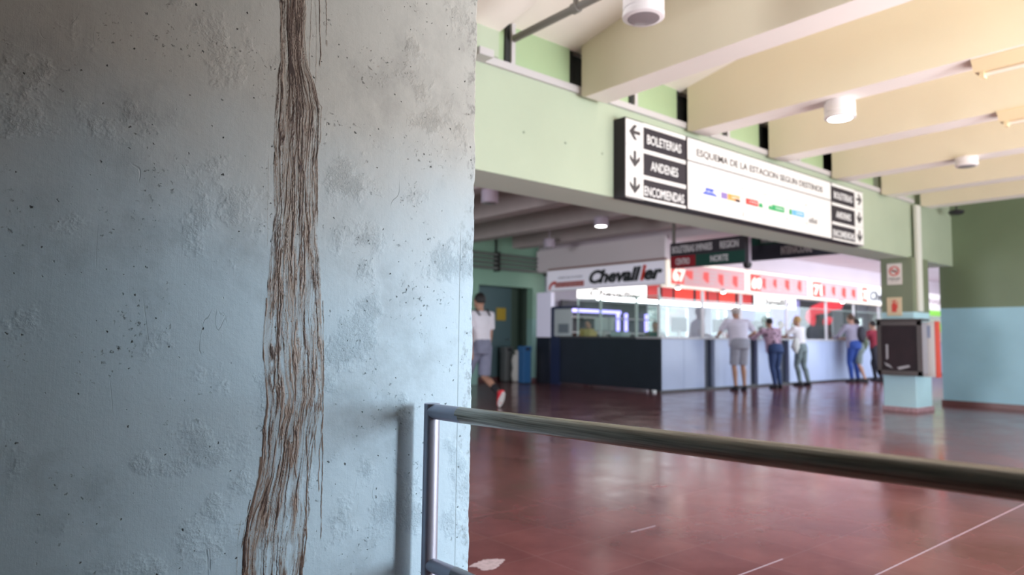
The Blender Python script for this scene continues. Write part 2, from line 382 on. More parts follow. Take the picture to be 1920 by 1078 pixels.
    an = N.new('ShaderNodeVertexColor'); an.layer_name = 'stain'; Lk.new(an.outputs[0], b.inputs['Base Color']); Lk.new(an.outputs[1], b.inputs['Alpha'])
    o = link('drip_stain', me, m, None, True)
    tag(o, 'long brown dried drip stain running down the pale near wall', 'stain')
stain()

# ------------------------------------------------------------------ floor
def floor_mat():
    m = bpy.data.materials.new('polished_red_tiles'); m.use_nodes = True; N = m.node_tree.nodes; L = m.node_tree.links
    b = N['Principled BSDF']; geo = N.new('ShaderNodeNewGeometry')
    mp = N.new('ShaderNodeMapping'); mp.inputs['Location'].default_value = (-.01, -.275, 0); L.new(geo.outputs['Position'], mp.inputs[0])
    br = N.new('ShaderNodeTexBrick'); br.offset = 0; br.inputs['Scale'].default_value = 1; br.inputs['Mortar Size'].default_value = .0022
    br.inputs['Brick Width'].default_value = .381; br.inputs['Row Height'].default_value = .381; br.inputs['Bias'].default_value = 0
    br.inputs['Mortar Smooth'].default_value = .3
    br.inputs['Color1'].default_value = (.205, .074, .075, 1); br.inputs['Color2'].default_value = (.178, .064, .068, 1); br.inputs['Mortar'].default_value = (.23, .11, .115, 1)
    L.new(mp.outputs[0], br.inputs['Vector'])
    n = N.new('ShaderNodeTexNoise'); n.inputs['Scale'].default_value = 2.3; n.inputs['Detail'].default_value = 7; n.inputs['Roughness'].default_value = .6; L.new(geo.outputs['Position'], n.inputs['Vector'])
    r = N.new('ShaderNodeMapRange'); r.inputs[1].default_value = .3; r.inputs[2].default_value = .7; r.inputs[3].default_value = .8; r.inputs[4].default_value = 1.25; L.new(n.outputs[0], r.inputs[0])
    mx = N.new('ShaderNodeMix'); mx.data_type = 'RGBA'; mx.blend_type = 'MULTIPLY'; mx.inputs[0].default_value = 1
    L.new(br.outputs['Color'], mx.inputs[6]); L.new(r.outputs[0], mx.inputs[7])
    # chips and scuffs of pale dust
    s = N.new('ShaderNodeTexNoise'); s.inputs['Scale'].default_value = 26; s.inputs['Detail'].default_value = 8; s.inputs['Roughness'].default_value = .72; L.new(geo.outputs['Position'], s.inputs['Vector'])
    sr = N.new('ShaderNodeMapRange'); sr.inputs[1].default_value = .66; sr.inputs[2].default_value = .74; sr.inputs[4].default_value = .16; L.new(s.outputs[0], sr.inputs[0])
    m2 = N.new('ShaderNodeMix'); m2.data_type = 'RGBA'; L.new(sr.outputs[0], m2.inputs[0]); L.new(mx.outputs[2], m2.inputs[6]); m2.inputs[7].default_value = (.34, .24, .25, 1)
    L.new(m2.outputs[2], b.inputs['Base Color'])
    rr = N.new('ShaderNodeMapRange'); rr.inputs[1].default_value = .3; rr.inputs[2].default_value = .7; rr.inputs[3].default_value = .12; rr.inputs[4].default_value = .24; L.new(n.outputs[0], rr.inputs[0])
    L.new(rr.outputs[0], b.inputs['Roughness'])
    w = N.new('ShaderNodeTexNoise'); w.inputs['Scale'].default_value = 9; w.inputs['Detail'].default_value = 3; L.new(geo.outputs['Position'], w.inputs['Vector'])
    bp = N.new('ShaderNodeBump'); bp.inputs['Strength'].default_value = .12; bp.inputs['Distance'].default_value = .006; L.new(w.outputs[0], bp.inputs['Height']); L.new(bp.outputs[0], b.inputs['Normal'])
    b.inputs['Specular IOR Level'].default_value = .42
    return m
struct(MB().box(-5, 30, -5, 16, -.12, 0).build('floor', floor_mat()))
# pale worn joints filled with white grout
wj = MB()
for y, xa, xb in ((1.418, 2.6, 7.4), (1.799, 2.62, 3.21), (2.553, 2.98, 3.19)): wj.box(xa, xb, y-.0028, y+.0028, -.001, .0012)
tag(wj.build('floor_grout', mat('pale_grout', (.46, .36, .43), .4)), 'pale grout lines worn white between the red floor tiles near the camera', 'floor marking')
bl = MB(); rnd = random.Random(5)
c0 = Vector((2.03, 2.60, .0015)); pts = [c0+Vector((math.cos(a)*(.085+.02*math.sin(3*a+1)+rnd.uniform(-.008, .008)), math.sin(a)*(.060+.014*math.sin(2*a)+rnd.uniform(-.006, .006)), 0)) for a in [k*math.pi/24 for k in range(48)]]
bl.prism(pts, (0, 0, 1), .001)
tag(bl.build('floor_stain', mat('pale_spill', (.62, .50, .54), .5, var=.25, vscale=40)), 'pale dried blotch on the red floor beside the near wall corner', 'stain')

# ------------------------------------------------------------------ lintel, clerestory, beams, slab
XR = 13.25
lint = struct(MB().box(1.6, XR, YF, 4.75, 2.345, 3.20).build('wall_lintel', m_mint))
lint.data.materials.append(mat('lintel_soffit_uplight_tint', (.64, .78, .67), .6))  # underside made paler: bounced floor light put into its colour
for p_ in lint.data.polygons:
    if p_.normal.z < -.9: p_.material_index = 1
mb = MB()
for px, py in ((982, 248), (1060, 268), (1129, 288)):
    p = YP(px, py, YF); mb.tube([(p.x, YF+.01, p.z), (p.x, YF-.002, p.z)], .011, 12)
mb.build('anchor_hole', mat('hole_grey', (.2, .24, .18), .8), lint)
BX = [4.25, 5.78, 7.33, 8.87, 10.37, 11.68]; BW = .27
struct(box('trim_1', 1.6, 11.6, YF-.03, YF+.09, 3.20, 3.26, m_grey))
slope = .20
def slab_z(y): return 3.60+slope*(YF-y)
# slab over the near hall, with a ridge, and flat over the concourse behind
sl = MB()
sl.prism([(-5, YF+.05, 3.60), (-5, .2, slab_z(.2)), (-5, -5, 3.5), (-5, -5, 3.9), (-5, .2, slab_z(.2)+.3), (-5, YF+.05, 3.95)], (1, 0, 0), 18.5)
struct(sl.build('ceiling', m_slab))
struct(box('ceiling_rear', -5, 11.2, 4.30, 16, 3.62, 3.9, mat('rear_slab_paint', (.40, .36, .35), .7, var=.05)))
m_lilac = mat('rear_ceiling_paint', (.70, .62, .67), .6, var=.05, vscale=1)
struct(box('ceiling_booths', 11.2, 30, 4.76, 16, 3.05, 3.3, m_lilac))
n_tr = 2; m_soff = mat('beam_soffit_uplight_tint', (.90, .85, .80), .6, var=.04, vscale=1.2)  # soffits paler than the beam faces: light from below painted in
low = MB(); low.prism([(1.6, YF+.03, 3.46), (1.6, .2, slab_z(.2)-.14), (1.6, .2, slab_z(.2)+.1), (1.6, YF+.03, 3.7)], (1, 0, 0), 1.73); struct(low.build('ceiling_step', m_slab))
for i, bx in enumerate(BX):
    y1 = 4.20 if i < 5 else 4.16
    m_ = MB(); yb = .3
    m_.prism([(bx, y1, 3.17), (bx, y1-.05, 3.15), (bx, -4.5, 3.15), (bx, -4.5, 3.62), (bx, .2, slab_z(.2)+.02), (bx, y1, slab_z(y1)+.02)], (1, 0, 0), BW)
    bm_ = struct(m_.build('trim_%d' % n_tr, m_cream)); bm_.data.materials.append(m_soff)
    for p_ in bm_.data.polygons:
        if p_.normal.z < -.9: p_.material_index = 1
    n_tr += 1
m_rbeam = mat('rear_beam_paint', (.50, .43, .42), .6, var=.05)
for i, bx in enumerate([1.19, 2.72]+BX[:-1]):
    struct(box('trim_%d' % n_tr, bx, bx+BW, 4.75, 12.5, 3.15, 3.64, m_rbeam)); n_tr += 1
struct(box('trim_%d' % n_tr, 1.6, 10.42, 4.40, 4.44, 3.18, 3.66, m_dark)); n_tr += 1
# clerestory: green panels, mullions, and black strips painting the shade beside mullions and beams
for i in range(0, 5):
    a, b_ = (BX[i-1]+BW if i else 3.0), BX[i]
    struct(box('window_%d' % (i+1), a-.02, b_-.065, YF+.035, YF+.06, 3.24, 3.64, m_mintb))
    struct(box('trim_%d' % n_tr, b_-.08, b_+.01, YF+.07, YF+.12, 3.18, 3.66, m_dark)); n_tr += 1  # black strip stands in for the unlit hollow beside the beam
    mx_ = BX[i]-.76
    struct(MB().box(mx_, mx_+.04, YF-.005, YF+.05, 3.26, 3.62).build('trim_%d' % n_tr, m_grey)); n_tr += 1
    struct(MB().box(mx_-.05, mx_-.001, YF+.015, YF+.05, 3.26, 3.62).build('trim_%d' % n_tr, m_dark)); n_tr += 1  # dark strip paints the shadow left of the mullion
struct(box('wall_lintel_upper', 10.40, XR, YF+.02, YF+.1, 3.15, 3.62, m_mint))
struct(box('wall_pilaster', 1.6, 3.32, YF-.05, YF+.03, 3.26, 3.62, m_mint))
pb = YP(915, 107, YF-.1)
tag(box('wall_bracket', pb.x-.11, pb.x+.03, YF-.14, YF-.03, 3.20, 3.26, m_grey, bev=.006), 'small grey bracket box on the sill trim at the near wall corner', 'bracket')

# conduit under the slab
cz = 3.475
t = thing('conduit_pipe', (3.5, 4.2, cz), 'dark grey conduit pipe running under the ceiling at the upper left of the hall', 'pipe')
MB().tube([(3.5, 4.22, cz), (3.5, -1.5, cz)], .030, 14).build('pipe', m_pipe, t, True)
h_ = MB(); h_.tube([(3.5, 3.52, cz+.03), (3.5, 3.52, slab_z(3.52))], .006, 8); h_.build('hanger_rod', m_pipe, t)
h_ = MB(); h_.tube([(3.5, 3.49, cz), (3.5, 3.55, cz)], .040, 14); h_.box(3.485, 3.515, 3.505, 3.535, cz+.03, cz+.075); h_.build('clamp', m_pipe, t)
# small dark fitting by the last beam
q = XP(1793, 397, 12.7)
t = thing('wall_fixture', (q.x, q.y, q.z), 'small dark oval fitting below the farthest cream beam near the green right wall', 'light fixture')
MB().lathe([(0, -.055), (.09, -.045), (.12, -.01), (.10, .02), (0, .02)], q, 20).build('housing', m_black, t, True)
MB().tube([q+Vector((0, 0, .015)), (q.x, q.y, 3.66+.0)], .012, 8).build('stem', m_black, t)

# ------------------------------------------------------------------ right wall
struct(box('wall_right', XR, XR+.2, -5, 4.46, 0, 4.5, m_wall))
struct(box('baseboard_right', XR-.025, XR, -5, 4.46, 0, .085, m_skirt))
struct(box('baseboard_right_end', XR-.025, XR+.22, 4.46, 4.48, 0, .085, m_skirt))

# ------------------------------------------------------------------ column, its signs and cabinets
CX0, CX1, CY0, CY1 = 11.38, 12.00, 4.19, 4.66
col = thing('square_column', (11.7, 4.4, 0), 'square painted column under the right end of the lintel, green above turquoise', 'column')
MB().box(CX0, CX1, CY0, CY1, 0, 2.35, .012).build('shaft', m_col, col)
MB().box(CX0-.02, CX1+.02, CY0-.02, CY1+.02, 0, .07, .008).build('skirting', mat('column_skirting', (.45, .28, .32), .5, var=.3, vscale=20), col)
MB().box(11.50, 11.66, YF-.10, YF-.045, 1.52, 3.16, .01).build('cover_strip', mat('pale_cover_strip', (.72, .72, .66), .5), col)

def board(name, label, cat, x, yc, zc, w, h, m):
    t = thing(name, (x, yc, zc), label, cat)
    MB().box(x-.014, x-.002, yc-w/2, yc+w/2, zc-h/2, zc+h/2, .003).build('panel', m, t)
    return t
m_red = mat('sign_red', (.72, .05, .03), .4)
xs = CX0
a, b_ = XP(1663, 495, xs), XP(1692, 533, xs)
yc, zc, w_, h_ = (a.y+b_.y)/2, (a.z+b_.z)/2, a.y-b_.y, a.z-b_.z
t = board('no_smoking_sign', 'white no smoking sign with red ring, upper of two signs on the column', 'sign', xs, yc, zc, w_, h_, mat('sign_paper', (.80, .74, .70), .5))
rg = MB(); N_ = 32; R0, R1 = .075, .058; cc = Vector((xs-.016, yc, zc+.045))
for k in range(N_):
    a0, a1 = k*2*math.pi/N_, (k+1)*2*math.pi/N_
    f = lambda r, an: cc+Vector((0, -r*math.cos(an), r*math.sin(an)))
    rg.prism([f(R0, a0), f(R0, a1), f(R1, a1), f(R1, a0)], (-1, 0, 0), .002)
dv = Vector((0, -.7, -.7)); nv = Vector((0, .7, -.7))*.008
rg.prism([cc+dv*-.062+nv, cc+dv*.062+nv, cc+dv*.062-nv, cc+dv*-.062-nv], (-1, 0, 0), .002)
rg.build('ban_ring', m_red, t)
ck = MB(); ck.box(xs-.019, xs-.015, yc-.045, yc+.035, zc+.036, zc+.050); ck.box(xs-.019, xs-.015, yc+.037, yc+.045, zc+.036, zc+.050)
ck.tube([(xs-.017, yc-.045, zc+.055), (xs-.017, yc-.035, zc+.068), (xs-.017, yc-.045, zc+.080)], .003, 6); ck.build('cigarette', m_black, t)
link('lettering', text_mesh('PROHIBIDO FUMAR', w_*.8, .022, (xs-.014, yc+w_*.4, zc-.085), LR, ZU, .002, .01), m_black, t)
link('lettering', text_mesh('LEY 1799', w_*.45, .016, (xs-.014, yc+w_*.22, zc-.115), LR, ZU, .002), m_black, t)
a, b_ = XP(1663, 558, xs), XP(1692, 592, xs)
yc, zc, w_, h_ = (a.y+b_.y)/2, (a.z+b_.z)/2, a.y-b_.y, a.z-b_.z
t = board('extinguisher_sign', 'cream sign with a red fire extinguisher, lower of two signs on the column', 'sign', xs, yc, zc, w_, h_, mat('sign_cream', (.78, .62, .42), .5))
ex = MB(); X_ = xs-.015
def py(pts, d=.003): ex.prism([(X_, yc-p[0], zc+p[1]) for p in pts], (-1, 0, 0), d)
py([(-.035, -.085), (.035, -.085), (.035, .03), (.02, .055), (-.02, .055), (-.035, .03)]); py([(-.01, .055), (.01, .055), (.01, .085), (-.01, .085)])
py([(-.035, .075), (.03, .085), (.03, .1), (-.03, .09)]); py([(.035, -.03), (.05, -.03), (.05, .07), (.03, .085), (.03, .07), (.042, .06)])
ex.build('extinguisher_symbol', m_red, t)

# dark framed display case on the left face of the column
a, b_ = XP(1643, 603, 11.08), XP(1729, 706, 11.08)
y0, y1, z0, z1 = b_.y, a.y, b_.z, a.z+.01
t = thing('display_case', (11.2, (y0+y1)/2, z0), 'dark framed glass display case mounted on the column', 'cabinet')
fr = mat('dark_bronze_frame', (.075, .06, .06), .4, .3); cs = MB()
cs.box(11.12, CX0, y0+.02, y1-.02, z0+.03, z1-.03); cs.build('body', mat('case_side_grey', (.42, .44, .50), .4, .4), t)
f_ = MB(); fw = .075
f_.box(11.08, 11.13, y0, y1, z1-fw, z1, .006).box(11.08, 11.13, y0, y1, z0, z0+fw, .006).box(11.08, 11.13, y0, y0+fw*.8, z0, z1, .006).box(11.08, 11.13, y1-fw*.8, y1, z0, z1, .006)
f_.box(11.06, CX0, y0-.015, y1+.015, z1, z1+.03, .008)
f_.build('frame', fr, t)
box('backing', 11.112, 11.118, y0+.03, y1-.03, z0+.03, z1-.03, mat('case_dark_red', (.045, .018, .022), .5, var=.3, vscale=6), t)
box('pane', 11.09, 11.094, y0+.03, y1-.03, z0+.03, z1-.03, glass('case_glass', (.9, .9, .92), .05), t)
pp = MB(); pc = [(y1-.12, z0+.46), (y1-.15, z0+.46), (y1-.15, z0+.25), (y1-.12, z0+.23)]
pp.prism([(11.108, *p) for p in pc], (-1, 0, 0), .004); pp.prism([(11.108, *p) for p in [(y1-.09, z0+.19), (y1-.17, z0+.15), (y1-.21, z0+.10), (y1-.12, z0+.14)]], (-1, 0, 0), .004)
pp.prism([(11.108, *p) for p in [(y1-.27, z0+.12), (y1-.44, z0+.16), (y1-.45, z0+.13), (y1-.30, z0+.085)]], (-1, 0, 0), .004)
pp.build('torn_paper', m_white, t)
# red hose cabinet on the front face of the column
t = thing('hose_cabinet', (11.6, 4.0, .54), 'white sided fire cabinet with red door beside the dark display case', 'cabinet')
hx0, hx1 = 11.40, 11.50
MB().box(hx0, hx1, 3.92, CY0-.003, .54, 1.36, .006).build('body', m_white, t)
MB().box(hx0-.004, hx1+.004, 3.885, 3.925, .535, 1.365, .006).build('door', mat('fire_red', (.75, .07, .03), .35), t)
box('notice', hx0-.004, hx0-.001, 3.98, 4.12, 1.12, 1.30, mat('notice_blue', (.35, .42, .60), .5), t)

# ------------------------------------------------------------------ direction boards over the opening
m_board = mat('lit_white_board', (.78, .77, .75), .35, emit=(1, .98, .95), estr=.04)
m_ink = mat('sign_ink', (.05, .045, .05), .5)
m_letter = mat('sign_letter_white', (.85, .85, .85), .5, emit=(1, 1, 1), estr=.05)
ZT, ZB = 3.13, 2.385; YS = YF-.14
xa, xm, xn, xz = [YP(px, py, YS).x for px, py in ((1172, 300), (1288, 330), (1559, 400), (1619, 410))]
ZT, ZB = YP(1172, 218, YS).z, YP(1175, 369, YS).z
def arrow(kind, cx, cz, s, y):
    m_ = MB(); w = .40*s
    rot = {'left': math.pi, 'right': 0, 'down': -math.pi/2}[kind]
    def T(p):
        c, s_ = math.cos(rot), math.sin(rot); return (cx+p[0]*c-p[1]*s_, y, cz+p[0]*s_+p[1]*c)
    m_.prism([T(p) for p in ((-.9*s, -w/2), (.45*s, -w/2), (.45*s, w/2), (-.9*s, w/2))], (0, -1, 0), .003)
    m_.prism([T(p) for p in ((.95*s, 0), (.12*s, .85*s), (-.38*s, .85*s), (.35*s, 0), (-.38*s, -.85*s), (.12*s, -.85*s))], (0, -1, 0), .0032)
    return m_
def dir_board(x0, x1, side, words, label):
    t = thing('direction_sign', ((x0+x1)/2, YF, ZB), label, 'sign', 'arrow boards on the mint lintel')
    MB().box(x0, x1, YS+.004, YF+.002, ZB, ZT, .004).build('casing', m_sblack, t)
    wa = .27*(x1-x0)
    ax0, ax1 = (x0+.01, x0+.01+wa) if side == 'L' else (x1-.01-wa, x1-.01)
    tx0, tx1 = (ax1, x1-.01) if side == 'L' else (x0+.01, ax0)
    box('arrow_panel', ax0, ax1, YS, YS+.006, ZB+.012, ZT-.012, m_board, t)
    h = (ZT-ZB)/3
    for k, w in enumerate(words):
        zt = ZT-k*h
        box('strip', tx0, tx1, YS-.001, YS+.006, zt-.045, zt-.008, m_board, t)
        box('name_panel', tx0+.004, tx1-.03, YS, YS+.005, zt-h+.004, zt-.047, m_sblack, t)
        box('divider', ax0, ax1, YS-.002, YS+.004, zt-h-.002, zt-h+.003, m_grey, t)
        tw = (tx1-tx0)*{'BOLETERIAS': .80, 'ANDENES': .64, 'ENCOMIENDAS': .93}[w]
        link('lettering', text_mesh(w, tw, .088, ((tx0+tx1)/2-.012, YS-.001, zt-h*.80), FR, ZU, .004, .006, align='C'), m_letter, t)
        kd = ('left' if side == 'L' else 'right') if k == 0 else 'down'
        arrow(kd, (ax0+ax1)/2, zt-h*.50, .082, YS-.001).build('arrow', m_ink, t)
    box('strip', tx0, tx1, YS-.001, YS+.006, ZB+.006, ZB+.03, m_board, t)
W3 = ['BOLETERIAS', 'ANDENES', 'ENCOMIENDAS']
dir_board(xa, xm-.01, 'L', W3, 'black and white arrow board left of the station map, first arrow pointing left')
dir_board(xn+.01, xz, 'R', W3, 'black and white arrow board right of the station map, first arrow pointing right')
t = thing('station_map_sign', ((xm+xn)/2, YF, ZB), 'long white station plan sign with coloured platform blocks on the lintel', 'sign')
MB().box(xm, xn, YS+.002, YF+.002, ZB, ZT, .004).build('casing', m_sblack, t)
box('face', xm+.012, xn-.012, YS-.002, YS+.004, ZB+.012, ZT-.012, m_board, t)
zr = YP(1288, 300, YS).z
box('rule', xm+.012, xn-.012, YS-.006, YS-.001, zr-.006, zr+.006, mat('rule_grey', (.12, .11, .12), .5), t)
m_soft = mat('sign_print_grey', (.06, .05, .05), .5)
link('title_lettering', text_mesh('ESQUEMA DE LA ESTACION SEGUN DESTINOS', (xn-xm)*.87, .088, (xm+(xn-xm)*.053, YS-.002, zr+.055), FR, ZU, .003, .012), m_soft, t)
def blk(px0, px1, zt, zb, m, trap=0):
    x0 = YP(px0, 380, YS).x; x1 = YP(px1, 390, YS).x
    MB().prism([(x0-trap, YS-.002, zb), (x1+trap, YS-.002, zb), (x1, YS-.002, zt), (x0, YS-.002, zt)], (0, -1, 0), .003).build('platform_block', m, t)
mblue, mor, mrd, mgr, mlb = mat('print_blue', (.05, .10, .55), .5), mat('print_orange', (.85, .35, .08), .5), mat('print_red', (.75, .06, .05), .5), mat('print_green', (.03, .38, .13), .5), mat('print_light_blue', (.15, .45, .80), .5)
mpu = mat('print_purple', (.28, .2, .5), .5)
zc = YP(1330, 358, YS).z
blk(1323, 1338, zc+.025, zc-.02, mblue, .0); blk(1321, 1340, zc-.02, zc-.045, mblue, .05)
blk(1352, 1363, zc+.02, zc-.045, mpu); blk(1364, 1387, zc+.02, zc-.045, mor); blk(1378, 1387, zc-.02, zc-.045, mrd)
blk(1398, 1421, zc+.02, zc-.045, mrd); blk(1423, 1429, zc+.0, zc-.045, mgr, .01)
blk(1441, 1446, zc-.0, zc-.045, mgr, .01); blk(1447, 1470, zc+.02, zc-.045, mgr); blk(1479, 1484, zc+.015, zc-.045, mgr); blk(1485, 1507, zc+.02, zc-.045, mlb)
for px in (1330, 1376, 1409, 1458, 1496):
    x0 = YP(px, 380, YS).x
    link('block_lettering', text_mesh({1330: 'SUR', 1376: 'CENTRO', 1409: 'CUYO', 1458: 'NORTE', 1496: 'LITORAL'}[px], .16, .022, (x0-.05, YS-.005, zc-.022), FR, ZU, .002), m_letter, t)
m_fp = mat('print_pale_grey', (.25, .24, .24), .5)
for px in (1316, 1344, 1392, 1434, 1475, 1511):
    x0 = YP(px, 380, YS).x
    for dz in (.12, .105, -.10, -.115): box('fine_print', x0-.035, x0+.035, YS-.004, YS-.002, zc+dz, zc+dz+.004, m_fp, t)
for k in range(5):
    x0 = YP(1516+k*3.2, 400, YS).x; box('fine_print', x0, x0+.03, YS-.005, YS-.002, zc-.09, zc-.045+.012*(k % 3), m_fp, t)
x0 = YP(1393, 400, YS).x; MB().prism([(x0-.012, YS-.002, ZB+.06), (x0+.014, YS-.002, ZB+.06), (x0, YS-.002, ZB+.11)], (0, -1, 0), .003).build('marker', m_fp, t)
box('fine_print', x0-.08, x0+.1, YS-.004, YS-.002, ZB+.042, ZB+.048, m_fp, t)

# ------------------------------------------------------------------ ceiling lamps
m_lens = mat('lamp_lens_dull', (.30, .27, .28), .15); m_on = mat('lamp_lens_lit', (1, 1, 1), .3, emit=(1, .98, .96), estr=14)
def downlight(x, y, zb, ztop, r, lit, label, grp, dim=0, dark=False):
    t = thing('ceiling_lamp', (x, y, zb), label, 'ceiling lamp', grp)
    mw = mat('lamp_lilac_metal', (.55, .48, .58), .4) if dark else mat('lamp_white_metal', (.80, .76, .76), .35)
    hh = max(min(ztop-zb, .19), .10)
    MB().lathe([(r*.90, .0), (r, .008), (r, .038), (r*.93, .044), (r*.93, .054), (r*.99, .06), (r*.99, hh-.02), (r*.9, hh), (.02, hh)], (x, y, zb), 36).build('housing', mw, t, True)
    MB().lathe([(0, -.004), (r*.6, -.003), (r*.88, .002), (r*.88, .01)], (x, y, zb), 32).build('lens', m_on if lit else m_lens, t, True)
    if ztop > zb+.2: MB().tube([(x, y, zb+.18), (x, y, ztop)], .012, 10).build('stem', mw, t, True)
    if lit:
        l = bpy.data.lights.new('lamp_glow', 'SPOT'); l.energy = 30 if not dark else 12; l.color = (1, .95, .9); l.spot_size = 2.6; l.spot_blend = .6; l.shadow_soft_size = r*.8
        o = bpy.data.objects.new('lamp_glow', l); COL.objects.link(o); o.location = (x, y, zb-.02); o.parent = t; o.matrix_parent_inverse = t.matrix_basis.inverted()
downlight(3.26, 2.69, 3.02, slab_z(2.66), .128, False, 'unlit round white ceiling lamp at the top, nearest the camera', 'round lamps in the near hall')
downlight(6.0, 2.76, 2.995, 3.15, .128, True, 'lit round white ceiling lamp above the map sign', 'round lamps in the near hall')
downlight(8.90, 2.68, 3.045, 3.15, .115, False, 'unlit small round ceiling lamp farthest right among the cream beams', 'round lamps in the near hall')
downlight(6.0, 7.75, 2.96, 3.62, .125, False, 'dim lilac round lamp right beside the near wall corner, under the dark rear ceiling', 'round lamps in the rear hall', dark=True)
q = P(1127, 420, 2, 3.03); downlight(q.x, q.y, 2.99, 3.15, .125, True, 'lit round lamp under the dark rear ceiling', 'round lamps in the rear hall', dark=True)
q = P(1030, 461, 2, 3.03); downlight(q.x, q.y, 2.99, 3.62, .125, False, 'faint small round lamp farthest back under the dark rear ceiling', 'round lamps in the rear hall', dark=True)
# battens under the beams
m_bat = mat('batten_cream', (.80, .66, .42), .4); m_tub = mat('tube_glass', (.9, .8, .68), .2)
def batten(x, y0, y1, z, label):
    t = thing('strip_light', (x, (y0+y1)/2, z), label, 'ceiling lamp', 'strip lights under the cream beams')
    MB().prism([(x-.11, y1, z-.015), (x-.05, y1, z-.085), (x+.05, y1, z-.085), (x+.11, y1, z-.015), (x+.11, y1, z), (x-.11, y1, z)], (0, -1, 0), y1-y0).build('housing', m_bat, t)
    MB().tube([(x, y0+.05, z-.10), (x, y1-.05, z-.10)], .016, 12).build('tube', m_tub, t, True)
    for ya in (y1-.06, y0+.03): box('tube_holder', x-.03, x+.03, ya, ya+.03, z-.13, z-.08, m_bat, t)
batten(6.02-.1, .35, 1.70, 3.15, 'cream strip light under the nearer beam at the right edge')
batten(7.42, .60, 1.95, 3.15, 'cream strip light under the farther beam at the right edge')

# ------------------------------------------------------------------ handrail
RX = 1.169
t = thing('handrail', (RX, 1.78, 0), 'grey metal handrail with upright post against the near wall corner', 'handrail')
m_post = mat('post_steel', (.42, .44, .54), .46, .6, bump=.02, bscale=300)
def rail_mat():
    m = bpy.data.materials.new('weathered_rail'); m.use_nodes = True; N = m.node_tree.nodes; L = m.node_tree.links; b = N['Principled BSDF']
    tc = N.new('ShaderNodeTexCoord'); mp = N.new('ShaderNodeMapping'); mp.inputs['Scale'].default_value = (260, 4.5, 260); L.new(tc.outputs['Object'], mp.inputs[0])
    n = N.new('ShaderNodeTexNoise'); n.inputs['Scale'].default_value = 1; n.inputs['Detail'].default_value = 5; L.new(mp.outputs[0], n.inputs['Vector'])
    r = N.new('ShaderNodeValToRGB'); r.color_ramp.elements[0].position = .34; r.color_ramp.elements[0].color = (.24, .215, .17, 1); r.color_ramp.elements[1].position = .66; r.color_ramp.elements[1].color = (.58, .55, .46, 1)
    L.new(n.outputs[0], r.inputs[0]); L.new(r.outputs[0], b.inputs['Base Color']); b.inputs['Roughness'].default_value = .34; b.inputs['Metallic'].default_value = .35
    bp = N.new('ShaderNodeBump'); bp.inputs['Strength'].default_value = .25; bp.inputs['Distance'].default_value = .002; L.new(n.outputs[0], bp.inputs['Height']); L.new(bp.outputs[0], b.inputs['Normal'])
    return m
m_rail = rail_mat()
PYY = 1.78; pr = .0238
MB().tube([(RX, PYY, .0), (RX, PYY, .849)], pr, 32).build('post', m_post, t, True)
MB().lathe([(.06, 0), (.06, .006), (.03, .012)], (RX, PYY, 0), 28).build('base_plate', m_post, t, True)
MB().tube([(RX, PYY, .826), (RX, 1.62, .828)], .0228, 32).build('connector', m_post, t, True)
MB().tube([(RX, 1.637, .828), (RX, 1.633, .828), (RX, 1.42, .832), (RX, .91, .8415), (RX, .29, .855), (RX, -.40, .865)], [.020, .0228, .0228, .0226, .0222, .022], 32).build('top_rail', m_rail, t, True)
MB().tube([(RX, PYY, .377), (RX, 1.64, .381)], .0205, 32).build('connector', m_post, t, True)
MB().tube([(RX, 1.65, .381), (RX, 1.646, .381), (RX, -.40, .392)], [.019, .0215, .0215], 32).build('lower_rail', mat('lower_rail_grey', (.33, .33, .36), .35, .5), t, True)
MB().tube([(RX, -.42, 0), (RX, -.42, .89)], pr, 32).build('post', m_post, t, True)

# ------------------------------------------------------------------ left back: green wall, door, pipes, bins
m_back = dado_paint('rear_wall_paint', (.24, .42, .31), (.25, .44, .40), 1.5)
YB = 12.5
struct(MB().box(2, 9.4, YB, YB+.2, 0, 3.62).box(9.4, 11.02, YB, YB+.2, 2.24, 3.62).box(11.02, 11.42, YB, YB+.2, 0, 3.62).build('wall_rear_left', m_back))
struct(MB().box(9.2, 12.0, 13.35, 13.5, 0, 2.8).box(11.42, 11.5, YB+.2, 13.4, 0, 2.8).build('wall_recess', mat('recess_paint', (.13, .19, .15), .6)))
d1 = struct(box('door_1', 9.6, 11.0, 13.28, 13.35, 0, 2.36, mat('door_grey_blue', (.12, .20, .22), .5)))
MB().tube([(10.9, 13.24, 1.0), (10.9, 13.28, 1.0)], .02, 10).tube([(10.9, 13.24, 1.0), (10.78, 13.24, 1.0)], .010, 10).build('door_handle', m_steel, d1)
a = YP(931, 577, 13.27); b_ = YP(948, 601, 13.27)
tag(box('door_notice', a.x, b_.x, 13.265, 13.28, b_.z, a.z, mat('notice_yellow', (.62, .42, .05), .5)), 'yellow notice taped on the grey blue door', 'notice')
struct(box('baseboard_rear', 11.0, 11.43, YB-.02, YB, 0, .1, m_skirt)); struct(box('baseboard_recess', 9.2, 11.45, 13.26, 13.28, 0, .1, m_skirt))
m_pp = mat('service_pipe_grey', (.15, .17, .155), .5)
for k, (z, r, w) in enumerate(((2.94, .035, 'topmost'), (2.84, .03, 'second from top'), (2.74, .03, 'third from top'), (2.63, .04, 'lowest'))):
    o = MB().tube([(8.0, YB-.12, z), (11.5, YB-.12, z)], r, 12).build('service_pipe', m_pp, None, True)
    tag(o, 'grey service pipe on the rear green wall, %s of the four' % w, 'pipe', 'service pipes on the rear wall')
def br(x, lab):
    m_ = MB(); m_.box(x-.035, x+.035, YB-.17, YB, 2.56, 3.0); m_.box(x-.015, x+.015, YB-.07, YB-.03, 3.0, 3.62)
    tag(m_.build('pipe_bracket', m_dark), lab, 'bracket', 'brackets holding the service pipes')
